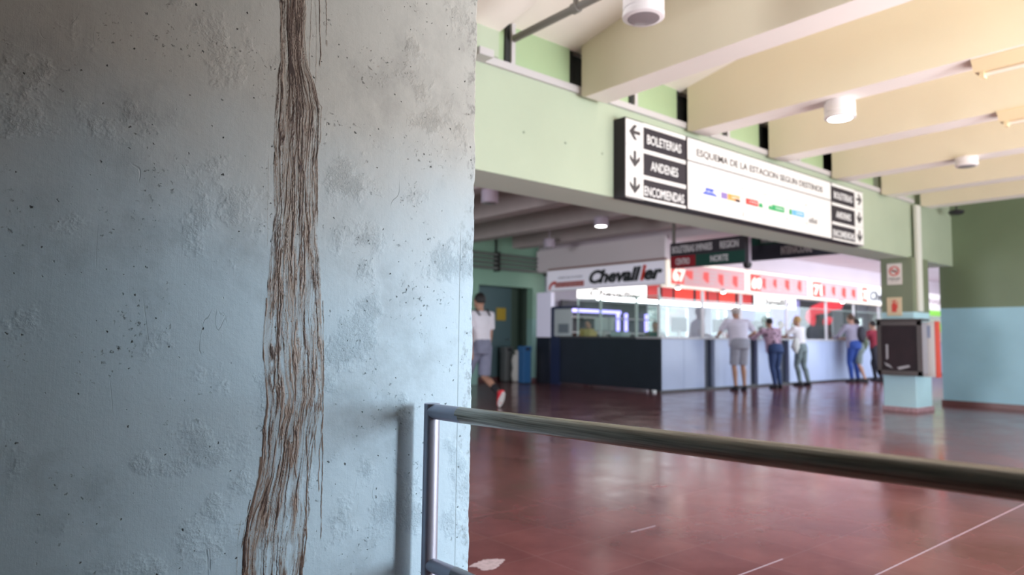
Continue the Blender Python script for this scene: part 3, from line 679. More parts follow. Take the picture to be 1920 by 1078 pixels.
br(YP(933, 480, YB-.1).x, 'dark bracket holding the grey service pipes near the left edge of the opening'); br(YP(1026, 495, YB-.1).x, 'dark bracket holding the grey service pipes at their right end')
def bin_(name, x0, x1, y0, y1, h, m, label):
    t = thing(name, ((x0+x1)/2, (y0+y1)/2, 0), label, 'bin')
    MB().box(x0, x1, y0, y1, .02, h*.86, .01).build('body', m, t); MB().box(x0-.01, x1+.01, y0-.01, y1+.01, h*.86, h, .012).build('lid', m, t)
    MB().box(x0+.05, x1-.05, y0-.013, y0-.009, h*.89, h*.96).build('slot', m_black, t)
    MB().box(x0+.01, x1-.01, y0+.01, y1-.01, 0, .022).build('plinth', m_black, t)
def below(px, py): return P(px, py, 2, 0)
q = below(984, 720); bin_('litter_bin', q.x-.02, q.x+.20, q.y+.02, q.y+.22, .86, mat('bin_blue', (.03, .13, .32), .4), 'blue litter bin standing by the pale green pier at the back left')
q2 = below(962, 716); bin_('litter_bin', q2.x-.16, q2.x+.08, q2.y+.10, q2.y+.3, .83, mat('bin_grey', (.16, .17, .17), .4), 'grey litter bin left of the blue bin')
bg = MB(); bc = Vector((q2.x-.02, q2.y-.14, 0)); bc = Vector(P(966, 716, 2, 0)); bc.y -= .05; bg.lathe([(.03, 0), (.10, .02), (.13, .18), (.10, .33), (.13, .5), (.09, .64), (.03, .68), (.06, .74), (.02, .76)], bc, 16)
o = bg.build('rubbish_bag', mat('white_bag', (.85, .83, .78), .35, bump=.6, bscale=12), None, True); tag(o, 'bright white crumpled bag between the grey and blue bins', 'bag')

# ------------------------------------------------------------------ ticket counter and booth row
BXF, BYF = 11.03, 8.69                           # left face and front face of the booth row
XE = 28.98
m_navy = mat('dark_navy_laminate', (.014, .018, .034), .35, var=.12, vscale=3)
m_cw = mat('pale_laminate', (.46, .55, .76), .25, var=.04, vscale=2)
t = thing('ticket_counter', (BXF, BYF, 0), 'long ticket counter with dark navy end and pale blue white front', 'counter')
box('end_panel', BXF, BXF+.04, BYF+.0, 11.55, .05, 1.06, m_navy, t)
xc = [11.03, 11.78, 12.5, 12.86, 14.25, 14.55, 15.55, 15.95, 17.85, 19.2, 20.8, 22.4, 24.0, XE]
xd = {2: 1, 4: 1, 6: 1}
for k in range(len(xc)-1):
    rec = k in xd
    box('recess_panel' if rec else 'front_panel', xc[k]+.004, xc[k+1]-.004, BYF+(.10 if rec else 0), BYF+.14, .05, 1.06, mat('recess_blue', (.03, .04, .07), .4) if rec else m_cw, t)
box('kick_board', BXF+.03, XE, BYF+.03, BYF+.12, 0, .06, m_black, t)
MB().box(BXF-.03, XE, BYF-.05, BYF+.60, 1.06, 1.10, .008).build('worktop', mat('worktop_grey', (.55, .56, .60), .25), t)
MB().box(BXF-.03, BXF+.55, BYF+.6, 11.55, 1.06, 1.095, .008).build('return_worktop', mat('worktop_dark', (.09, .09, .10), .3), t)
box('pier_base', BXF, BXF+.1, 11.92, 12.36, 0, 1.07, m_navy, t)
# left jamb of the booth: white panel over navy
t = thing('booth_jamb', (BXF, 12.1, 1.07), 'white upright panel closing the left end of the ticket booth', 'panel')
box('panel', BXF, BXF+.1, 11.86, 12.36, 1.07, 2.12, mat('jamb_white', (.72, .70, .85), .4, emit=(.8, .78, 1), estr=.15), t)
t = thing('booth_gate', (BXF, 11.7, 0), 'dark blue door post with a pale window beside the white upright panel', 'door')
MB().box(BXF, BXF+.06, 11.56, 11.86, 0, 1.08).box(BXF, BXF+.06, 11.78, 11.86, 1.08, 1.75).box(BXF+.01, BXF+.06, 11.0, 11.86, 1.72, 1.78).build('frame', mat('gate_navy', (.02, .03, .09), .4), t)
box('window_pane', BXF+.03, BXF+.04, 11.2, 11.78, 1.1, 1.72, mat('gate_pane', (.62, .68, .70), .2), t)
box('notice', BXF+.01, BXF+.028, 11.3, 11.62, 1.17, 1.38, mat('notice_grey', (.22, .26, .3), .5), t)
# bulkheads above the boards
struct(box('wall_bulkhead_left', BXF+.02, BXF+.12, BYF-.1, 12.4, 2.62, 3.12, mat('bulkhead_grey', (.80, .73, .76), .6)))
struct(box('wall_bulkhead_front', BXF+.12, XE, BYF-.02, BYF+.08, 2.60, 3.06, m_lilac))
struct(box('trim_red', BXF-.02, BXF+.02, BYF-.16, 11.95, 2.62, 2.66, mat('trim_brown_red', (.32, .13, .12), .5)))
# name board on the left face
m_lit = mat('name_board_white', (.74, .72, .84), .4, emit=(.9, .88, 1), estr=.18)
t = thing('name_board', (BXF, 10.2, 2.13), 'white board with black slanted lettering and one red letter on the booth side', 'sign')
yb0, yb1 = 8.54, 11.95; zb0, zb1 = 2.13, 2.62
box('casing', BXF-.05, BXF-.003, yb0, yb1, zb0, zb1, m_white, t); box('face', BXF-.056, BXF-.05, yb0+.01, yb1-.01, zb0+.02, zb1-.02, m_lit, t)
xf = BXF-.056
a, b_ = XP(1105, 531, xf), XP(1243, 527, xf)
me = text_mesh('Chevall er', a.y-b_.y, .30, (xf, a.y, 2.235), LR, ZU, .01, .045, shear=.28)
link('lettering', me, mat('name_black', (.02, .02, .025), .4), t)
a, b_ = XP(1200.5, 531, xf), XP(1212, 527, xf)
link('red_letter', text_mesh('i', a.y-b_.y, .32, (xf, a.y, 2.235), LR, ZU, .01, .045, shear=.28), m_red, t)
a, b_ = XP(1041, 530, xf), XP(1095, 527, xf)
box('red_band', xf-.006, xf, b_.y, a.y, 2.21, 2.33, mat('faded_red', (.55, .12, .12), .5), t)
link('band_lettering', text_mesh('ENCOMIENDAS', (a.y-b_.y)*.9, .06, (xf-.006, a.y-(a.y-b_.y)*.05, 2.24), LR, ZU, .004), mat('pale_pink_print', (.75, .5, .5), .5), t)
link('band_lettering', text_mesh('ATENCION 24 HORAS', (a.y-b_.y)*.85, .05, (xf, a.y-(a.y-b_.y)*.1, 2.40), LR, ZU, .004), mat('print_slate', (.22, .22, .28), .5), t)
ar = MB(); a = XP(1031, 536, xf)
sw = []
for k in range(13): an = math.pi*(1.05-k*.62/12); sw.append((xf-.002, a.y-.17-.20*math.cos(an), 2.19+.17*math.sin(an)))
for k in range(12, -1, -1): an = math.pi*(1.05-k*.62/12); sw.append((xf-.002, a.y-.17-.14*math.cos(an), 2.19+.10*math.sin(an)))
ar.prism(sw, (-1, 0, 0), .006); ar.build('swoosh', m_red, t)

# numbered light boxes over the front
m_pink = mat('poster_pink', (.85, .50, .50), .5, emit=(1, .42, .42), estr=.12)
m_warm = mat('light_box_warm', (.95, .88, .75), .4, emit=(1, .90, .78), estr=.45)
m_redlit = mat('backlit_red', (.8, .05, .03), .4, emit=(1, .04, .02), estr=.30)
m_digit = mat('backlit_digit', (.95, .9, .8), .4, emit=(1, .93, .80), estr=.6)
boxes = [(11.03, 13.80, '67', 'light box numbered 67, nearest of the red and pink row above the counter'), (13.87, 16.60, '69', 'light box numbered 69, second of the red and pink row above the counter'),
         (16.70, 19.38, '71', 'light box numbered 71, third of the red and pink row above the counter'), (19.45, 22.2, '73', 'light box numbered 73 with white name panel, partly behind the column')]
yb = 8.50
for k, (x0, x1, num, lab) in enumerate(boxes):
    t = thing('number_light_box', ((x0+x1)/2, yb, 2.09), lab, 'sign', 'numbered light boxes above the counter')
    MB().box(x0, x1, yb, yb+.18, 2.09, 2.62, .006).build('casing', m_warm, t)
    fx = x0+.05; rx1 = x0+(.50 if k < 3 else .42)
    box('number_panel', fx+.05, rx1, yb-.01, yb, 2.15, 2.54, m_redlit, t)
    link('number', text_mesh(num, (rx1-fx)*.92, .27, (fx+.08, yb-.01, 2.20), FR, ZU, .01, .05), m_digit, t)
    if k < 3:
        box('poster', rx1+.01, x1-.06, yb-.008, yb, 2.13, 2.56, m_pink, t)
        rr = random.Random(k+2); x = rx1+.06
        while x < x1-.35:
            w = rr.uniform(.14, .24); h0 = rr.uniform(2.18, 2.28); h1 = rr.uniform(2.44, 2.52)
            MB().prism([(x, yb-.008, h0+.08), (x+w*.6, yb-.008, h0), (x+w, yb-.008, h0), (x+w, yb-.008, h1), (x+rr.uniform(0, .06), yb-.008, h1)], (0, -1, 0), .004).build('red_artwork', m_redlit, t)
            for q in range(4): box('poster_text', x+w+.03, x+w+rr.uniform(.12, .28), yb-.011, yb-.008, 2.22+q*.08, 2.245+q*.08, mat('poster_white', (.9, .7, .7), .5), t)
            x += w+rr.uniform(.28, .40)
    else:
        box('name_panel', rx1+.02, x1-.05, yb-.008, yb, 2.13, 2.57, mat('name_panel_lit', (.9, .9, .9), .4, emit=(1, 1, 1), estr=.3), t)
        link('lettering', text_mesh('Chevallier', x1-rx1-.3, .26, (rx1+.14, yb-.008, 2.21), FR, ZU, .008, .03, shear=.28), m_ink, t)
    tag(t, lab, 'sign', 'numbered light boxes above the counter')
t = thing('light_box', (24.9, yb, 2.09), 'white and green shop light box far right, seen between column and right wall', 'sign')
MB().box(22.4, XE, yb, yb+.18, 2.09, 2.62, .006).build('casing', mat('far_white_lit', (.9, .86, .88), .4, emit=(1, .93, .95), estr=.4), t)
link('lettering', text_mesh('PASAJES', 1.6, .2, (24.0, yb, 2.25), FR, ZU, .006, .02), mat('far_print', (.6, .45, .5), .5), t)
box('green_band', 22.4, XE, yb+.10, yb+.16, 1.92, 2.09, mat('shop_green_lit', (.25, .6, .08), .4, emit=(.3, .8, .1), estr=.4), t)
t = thing('shop_screen', (25, 9.0, 1.1), 'green and white shop display standing behind the far counter', 'display')
box('panel', 23.2, XE, 9.3, 9.36, 1.1, 1.9, m_white, t)
box('green_panel', 23.2, XE, 9.27, 9.30, 1.45, 1.72, MATS['shop_green_lit'], t); box('blue_patch', 24.6, 25.2, 9.25, 9.27, 1.3, 1.5, mat('shop_blue', (.15, .25, .6), .5), t)

# spots along the lower edge of the boxes
for k, (px, py, lab) in enumerate(((1271, 538, 'small bright spotlight under the light box numbered 67, left of the other one'), (1356, 546, 'small bright spotlight under the right part of the light box numbered 67'), (1580, 565, 'small bright spotlight under the light box numbered 71'))):
    q = YP(px, py, 8.42); t = thing('spotlight', q, lab, 'lamp', 'small spotlights under the light boxes')
    MB().tube([(q.x, 8.50, q.z+.03), (q.x, 8.44, q.z+.02)], .012, 8).build('arm', m_white, t)
    MB().lathe([(.03, -.03), (.05, -.02), (.05, .02), (.03, .05), (.01, .055)], q, 16).build('shade', m_white, t, True)
    MB().lathe([(0, -.045), (.035, -.04), (.045, -.02), (.03, -.012)], q, 16).build('bulb', m_on, t, True)

# glass screens and their uprights
m_gl = glass('counter_glass'); m_ge = mat('glass_edge', (.60, .74, .70), .2); m_up = mat('screen_upright', (.78, .76, .80), .35)
def screen(pts, z0, z1, label, posts=True):
    (xa_, ya_), (xb_, yb_) = pts
    t = thing('glass_screen', ((xa_+xb_)/2, (ya_+yb_)/2, z0), label, 'glass screen', 'glass screens on the counter')
    if abs(xa_-xb_) < .01:
        box('pane', xa_-.004, xa_+.004, ya_, yb_, z0, z1, m_gl, t); box('top_edge', xa_-.008, xa_+.008, ya_, yb_, z1, z1+.012, m_ge, t)
        for y in (ya_, yb_): box('upright', xa_-.012, xa_+.012, y-.012, y+.012, z0, z1+.02, m_ge, t)
    else:
        box('pane', xa_, xb_, ya_-.004, ya_+.004, z0, z1, m_gl, t); box('top_edge', xa_, xb_, ya_-.008, ya_+.008, z1, z1+.012, m_ge, t)
        for x in (xa_+.01, xb_-.01): box('upright', x-.018, x+.018, ya_-.012, ya_+.012, z0, (2.09 if posts else z1+.02), m_up, t)
ys_ = [8.74, 9.35, 10.35, 11.05]
for k, lab in enumerate(('glass screen at the right of the dark counter end', 'glass screen in the middle of the dark counter end', 'glass screen at the left of the dark counter end')):
    screen(((BXF+.06, ys_[k]+.015), (BXF+.06, ys_[k+1]-.015)), 1.10, 1.92, lab)
xs_ = [11.05, 12.55, 14.0, 16.0, 18.0, 19.6, 21.2, 22.8]
labs = ['first glass screen on the pale counter, from the dark corner', 'glass screen in front of the man in white shirt and cap', 'glass screen in front of the woman in the patterned blouse', 'glass screen before the blonde woman, under the light box numbered 71',
        'glass screen left of the man in blue jeans', 'glass screen in front of the pair at the far end', 'glass screen on the pale counter just behind the column']
for k in range(7): screen(((xs_[k]+.02, BYF+.08), (xs_[k+1]-.02, BYF+.08)), 1.10, 1.88, labs[k])

# booth interior
m_int = mat('booth_wall', (.55, .53, .62), .6)
YBK = 12.4
# rear wall with bright windows to the platforms
wins = [(15.2, 17.1), (18.2, 19.1), (20.6, 22.5), (24.2, 26.0), (27.0, 28.5)]
m_ = MB(); x = 11.43
for a, b_ in wins: m_.box(x, a, YBK, YBK+.12, 0, 3.1); m_.box(a, b_, YBK, YBK+.12, 0, 1.12); m_.box(a, b_, YBK, YBK+.12, 2.0, 3.1); x = b_
m_.box(x, XE, YBK, YBK+.12, 0, 3.1); struct(m_.build('wall_booth_rear', m_int))
for k, (a, b_) in enumerate(wins):
    w = struct(MB().box(a, b_, YBK+.04, YBK+.08, 1.12, 1.15).box(a, b_, YBK+.04, YBK+.08, 1.97, 2.0).box(a, a+.04, YBK+.04, YBK+.08, 1.12, 2).box(b_-.04, b_, YBK+.04, YBK+.08, 1.12, 2).box((a+b_)/2-.02, (a+b_)/2+.02, YBK+.04, YBK+.08, 1.12, 2).build('window_%d' % (20+k), m_white))
    box('pane', a+.03, b_-.03, YBK+.055, YBK+.06, 1.14, 1.98, m_gl, w)
struct(box('wall_end', 29, 29.1, 4.5, 12.5, 0, 3.1, m_white))
# inner fascia, its signs and the long tube
m_tube = mat('lit_tube', (1, 1, 1), .3, emit=(.93, .95, 1), estr=9)
yi = 10.9
t = thing('inner_sign_band', (15, yi, 2.0), 'band of red panels inside the booth above the bright tube', 'sign')
xr0 = YP(1212, 545, yi).x; xr1 = YP(1418, 570, yi).x
zz0, zz1 = YP(1300, 572, yi).z, YP(1300, 546, yi).z+.1
box('casing', xr0, xr1, yi, yi+.1, zz0, zz1, m_sblack, t)
rr = random.Random(4); x = xr0+.05
while x < xr1-.3:
    w = rr.uniform(.35, .8); box('red_panel', x, min(x+w, xr1-.05), yi-.01, yi, zz0+.02, zz1-.02, m_redlit if rr.random() > .35 else mat('dull_red', (.5, .04, .04), .4, emit=(1, .05, .05), estr=.15), t); x += w+rr.uniform(.05, .16)
t = thing('inner_name_sign', (12.6, yi, 2.0), 'glowing white name sign inside the booth at the left end of the red panels', 'sign')
xq = YP(1088, 548, yi).x
box('casing', xq, xr0-.02, yi-.02, yi+.1, zz0, zz1-.02, mat('inner_white_lit', (1, 1, 1), .4, emit=(1, .97, .93), estr=1.6), t)
link('lettering', text_mesh('Chevallier', (xr0-xq)*.8, .17, (xq+(xr0-xq)*.12, yi-.02, zz0+.05), FR, ZU, .008, .03, shear=.28), m_ink, t)
t = thing('hanging_name_sign', (0, 0, 0), 'small white lettered sign between the red panels and the red curved logo', 'sign')
a, b_ = YP(1419, 553, 10.0), YP(1492, 580, 10.0); t.location = (a.x, 10, b_.z)
box('casing', a.x, b_.x, 10.0, 10.08, b_.z, a.z, mat('small_white_lit', (1, 1, 1), .4, emit=(1, 1, .97), estr=1.1), t)
for xx_ in (a.x+.1, b_.x-.1): MB().tube([(xx_, 10.04, a.z), (xx_, 10.04, 3.06)], .008, 8).build('cord', m_black, t)
link('lettering', text_mesh('Chevallier', (b_.x-a.x)*.8, .18, (a.x+.15, 10.0, b_.z+.07), FR, ZU, .008, .02, shear=.28), m_ink, t)
t = thing('long_light_tube', (15, yi-.1, 1.98), 'long bright white light tube glowing across the booth', 'lamp')
xt1 = YP(1440, 580, yi-.12).x; zt = YP(1330, 573, yi-.12).z
MB().tube([(11.45, yi-.12, zt), (xt1, yi-.12, zt)], .035, 12).build('tube', m_tube, t, True)
MB().box(11.45, xt1, yi-.09, yi-.025, zt-.03, zt+.06).build('housing', m_white, t)
# red curved logo board
yl = 9.9; t = thing('curved_logo_sign', YP(1545, 590, yl), 'red curved logo shape hanging over the far part of the counter', 'sign')
out = [(1584, 566), (1560, 565), (1541, 567), (1525, 574), (1516, 585), (1514, 596), (1518, 605), (1527, 611), (1530, 601), (1529, 590), (1540, 588), (1552, 588), (1558, 583), (1570, 580), (1577, 580)]
MB().prism([YP(px, py, yl) for px, py in out], (0, 1, 0), .06).build('curve', mat('logo_red', (.80, .02, .05), .35, emit=(1, .02, .05), estr=.35), t)
MB().prism([YP(px, py, yl) for px, py in ((1549, 596), (1556, 593), (1562, 599), (1558, 607), (1549, 610), (1546, 604))], (0, 1, 0), .06).build('dot', MATS['logo_red'], t)
MB().tube([YP(1545, 567, yl+.03), (YP(1545, 567, yl+.03).x, yl+.03, 3.06)], .01, 8).build('cord', m_black, t)
t = thing('dark_partition', (18, 11.2, 0), 'dark grey partition behind the red curved logo', 'partition')
a, b_ = YP(1501, 572, 11.3), YP(1560, 610, 11.3); box('panel', a.x, b_.x, 11.3, 11.36, 0, 2.35, mat('partition_grey', (.10, .10, .12), .5), t)
t = thing('dark_partition', (22, 11.2, 0), 'dark partition behind the far pair of customers', 'partition')
a, b_ = YP(1583, 572, 11.3), YP(1606, 610, 11.3); box('panel', a.x, b_.x, 11.3, 11.36, 0, 2.35, MATS['partition_grey'], t)
t = thing('violet_partition', (16, 11.2, 0), 'pale violet lit partition behind the blonde customer', 'partition')
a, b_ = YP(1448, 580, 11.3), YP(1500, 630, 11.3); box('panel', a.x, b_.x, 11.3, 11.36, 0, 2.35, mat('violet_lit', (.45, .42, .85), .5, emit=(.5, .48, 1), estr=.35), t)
# shelving and violet tubes behind the dark counter end
t = thing('booth_shelf', (13, 11.9, 0), 'dark shelving with violet light strip seen through the counter end glass', 'shelf')
xa_, xb_ = 11.7, 14.9
box('back_panel', xa_, xb_, 12.2, 12.26, 0, 1.98, mat('shelf_dark', (.06, .055, .065), .5, var=.4, vscale=3), t)
box('shelf_board', xa_, xb_, 11.9, 12.2, 1.18, 1.21, m_white, t); box('shelf_board', xa_, xb_, 11.9, 12.2, 1.55, 1.58, m_grey, t)
m_vio = mat('violet_tube', (.5, .45, 1), .4, emit=(.38, .33, 1), estr=2.2)
MB().box(xa_+.2, xa_+2.1, 12.15, 12.19, 1.70, 1.78).build('violet_strip', m_vio, t)
for px in (1166, 1181, 1219):
    q = YP(px, 600, 12.0); box('violet_tube', q.x-.035, q.x+.035, 12.10, 12.16, 1.25, 1.72, m_vio, t)
for px, w, m2, z0_, z1_, lab in ((1103, .30, mat('carton_yellow', (.60, .45, .12), .5), 1.10, 1.27, 'yellow carton on the dark counter end'), (1163, .34, mat('pale_grey_case', (.55, .66, .68), .4), 1.10, 1.20, 'pale grey printer on the dark counter end')):
    q = XP(px, 615, 11.42); tag(MB().box(11.3, 11.55, q.y-w/2, q.y+w/2, z0_, z1_, .01).build('carton' if px == 1103 else 'printer', m2), lab, 'box' if px == 1103 else 'printer')
def monitor(x, y, rz, label, z=1.10, m2=None):
    t = thing('monitor', (x, y, z), label, 'monitor', 'monitors on the counter')
    MB().box(-.23, .23, -.02, .02, .12, .42, .008).build('screen', m2 or mat('monitor_pale', (.62, .66, .68), .4), t)
    MB().box(-.205, .205, .02, .023, .145, .395).build('display', m_black, t)
    MB().box(-.03, .03, -.02, .02, .0, .16).build('stand', m_grey, t); MB().lathe([(.10, 0), (.10, .012), (.02, .02)], (0, 0, 0), 20).build('foot', m_grey, t)
    for c in t.children: c.matrix_parent_inverse = Matrix()
    t.rotation_euler.z = rz
mon = [(XP(1132, 615, 11.4), -1.2, 'pale monitor on the dark counter end beside the yellow carton')]
for q, rz, lab in mon: monitor(11.42, q.y, rz, lab)
for x, lab in ((12.2, 'monitor behind the first glass screen from the dark corner'), (13.7, 'monitor just right of the man in white shirt and cap'), (15.2, 'monitor between the patterned blouse and the blonde woman'), (17.1, 'monitor right of the blonde woman'), (19.9, 'monitor behind the far pair of customers')):
    monitor(x, BYF+.42, math.pi*.97, lab, m2=m_black)

# hanging boards in the concourse
def hang(x, y0, y1, z0, z1, rows, label, drops):
    t = thing('hanging_sign', (x, (y0+y1)/2, z0), label, 'sign', 'hanging boards in the rear concourse')
    MB().box(x, x+.10, y0, y1, z0, z1, .004).build('casing', m_sblack, t)
    for y in drops: MB().box(x+.03, x+.07, y-.02, y+.02, z1, 3.62 if x < 11 else 3.05).build('drop_rod', m_pipe, t)
    for r0, r1, c0, c1, m2, txt, tw in rows:
        ya_, yb_ = y1-(y1-y0)*c0, y1-(y1-y0)*c1; za_, zb_ = z1-(z1-z0)*r0, z1-(z1-z0)*r1
        box('row_panel', x-.008, x, yb_, ya_, zb_, za_, m2, t)
        if txt: link('lettering', text_mesh(txt, (ya_-yb_)*tw, (za_-zb_)*.56, (x-.008, (ya_+yb_)/2, zb_+(za_-zb_)*.22), LR, ZU, .004, .02, align='C'), mat('hanging_letter', (.62, .60, .62), .5), t)
m_dg = mat('board_green', (.012, .06, .045), .6, spec=.25); m_dr = mat('board_red', (.25, .012, .02), .6, spec=.25); m_sl = mat('board_slate', (.04, .042, .06), .6, spec=.25)
a, b_ = XP(1257, 457, 9.0), XP(1397, 494, 9.0)
hang(9.0, b_.y, a.y, b_.z+.02, a.z, [(.02, .52, .0, .62, m_sblack, 'BOLETERIAS IMPARES', .9), (.02, .52, .62, 1, m_sblack, 'REGION', .62), (.54, .98, 0, .36, m_dr, 'CENTRO', .55), (.54, .98, .36, 1, m_dg, 'NORTE', .36)],
     'black hanging board with red and green lower row above the counter corner', (b_.y+.03, a.y-.03))
a, b_ = XP(1407, 452, 10.6), XP(1590, 477, 10.6)
hang(10.6, b_.y, a.y, XP(1407, 489, 10.6).z, XP(1407, 446, 10.6).z, [(.02, .36, .0, .5, m_dg, 'PATAGONIA', .5), (.02, .36, .5, 1, m_sblack, '', 1), (.38, .98, 0, 1, m_sl, 'INTERNACIONAL', .32)], 'slate grey hanging board right of the black one, partly behind the lintel', (b_.y+.5, a.y-.03))
q = XP(1401, 470, 10.2); t = thing('ceiling_post', (10.2, q.y, 2.3), 'pale lilac post with small camera between the two hanging boards', 'post')
box('post', 10.17, 10.24, q.y-.05, q.y+.05, XP(1401, 498, 10.2).z, 3.62, mat('post_lilac', (.55, .48, .58), .4), t)
MB().lathe([(0, -.09), (.05, -.075), (.07, -.03), (.07, .01), (.03, .02)], (10.2, q.y, XP(1401, 494, 10.2).z), 18).build('camera_dome', m_black, t, True)
a = XP(1250, 428, 7.45); 
t = thing('dark_vent', (7.45, a.y, 3.1), 'dark flat panel fixed under the rear beams above the hanging board', 'vent')
b_ = XP(1300, 440, 7.45); box('panel', 7.34, 7.59, b_.y, a.y, 3.08, 3.15, m_black, t)

# ------------------------------------------------------------------ people
def V(*a): return Vector(a)
def ik(a, b, l1, l2, hint):
    a, b = Vector(a), Vector(b); d = b-a; D = min(d.length, (l1+l2)*.999); u = d.normalized()
    x = (l1*l1-l2*l2+D*D)/(2*D); h = math.sqrt(max(l1*l1-x*x, 0)); hv = Vector(hint); hv = (hv-u*hv.dot(u)).normalized()
    return a+u*x+hv*h, a+u*D
def loft(b, secs, seg=18):
    """closed tube through sections of (centre, axis_a*ra, axis_b*rb)"""
    rings = []
    for c, A, B in secs:
        rings.append([b.verts.new(c+A*math.cos(t_)+B*math.sin(t_)) for t_ in [k*2*math.pi/seg for k in range(seg)]])
    for p, q in zip(rings, rings[1:]):
        for k in range(seg): b.faces.new((p[k], p[(k+1) % seg], q[(k+1) % seg], q[k]))
    b.faces.new(rings[0][::-1]); b.faces.new(rings[-1])
def limb(b, pts, rad, seg=14):
    pts = [Vector(p) for p in pts]; n = len(pts); secs = []; ref = None
    for i, p in enumerate(pts):
        d = (pts[min(i+1, n-1)]-pts[max(i-1, 0)]).normalized()
        if ref is None: ref = d.orthogonal().normalized()
        ref = (ref-d*ref.dot(d)).normalized(); q = d.cross(ref); secs.append((p, ref*rad[i], q*rad[i]))
    loft(b, secs, seg)
def ball(b, c, rx, ry=None, rz=None, rot=None, seg=20):
    r = bmesh.ops.create_uvsphere(b, u_segments=seg, v_segments=seg//2+2, radius=1)
    Mx = rot or Matrix.Identity(3)
    for v in r['verts']: v.co = Vector(c)+Mx @ Vector((v.co.x*rx, v.co.y*(ry or rx), v.co.z*(rz or rx)))
def fuse(b, name, m, parent, vox, base, smooth=4):
    """join the pieces into one continuous surface"""
    bmesh.ops.recalc_face_normals(b, faces=b.faces[:])
    me = bpy.data.meshes.new(name); b.to_mesh(me); b.free()
    o = bpy.data.objects.new(name, me); COL.objects.link(o)
    r = o.modifiers.new('r', 'REMESH'); r.mode = 'VOXEL'; r.voxel_size = vox; r.use_smooth_shade = True
    s = o.modifiers.new('s', 'SMOOTH'); s.iterations = smooth; s.factor = .5
    me2 = bpy.data.meshes.new_from_object(o.evaluated_get(bpy.context.evaluated_depsgraph_get()))
    bpy.data.objects.remove(o); bpy.data.meshes.remove(me)
    o = link(name, me2, m, None, True); o.parent = parent; return o

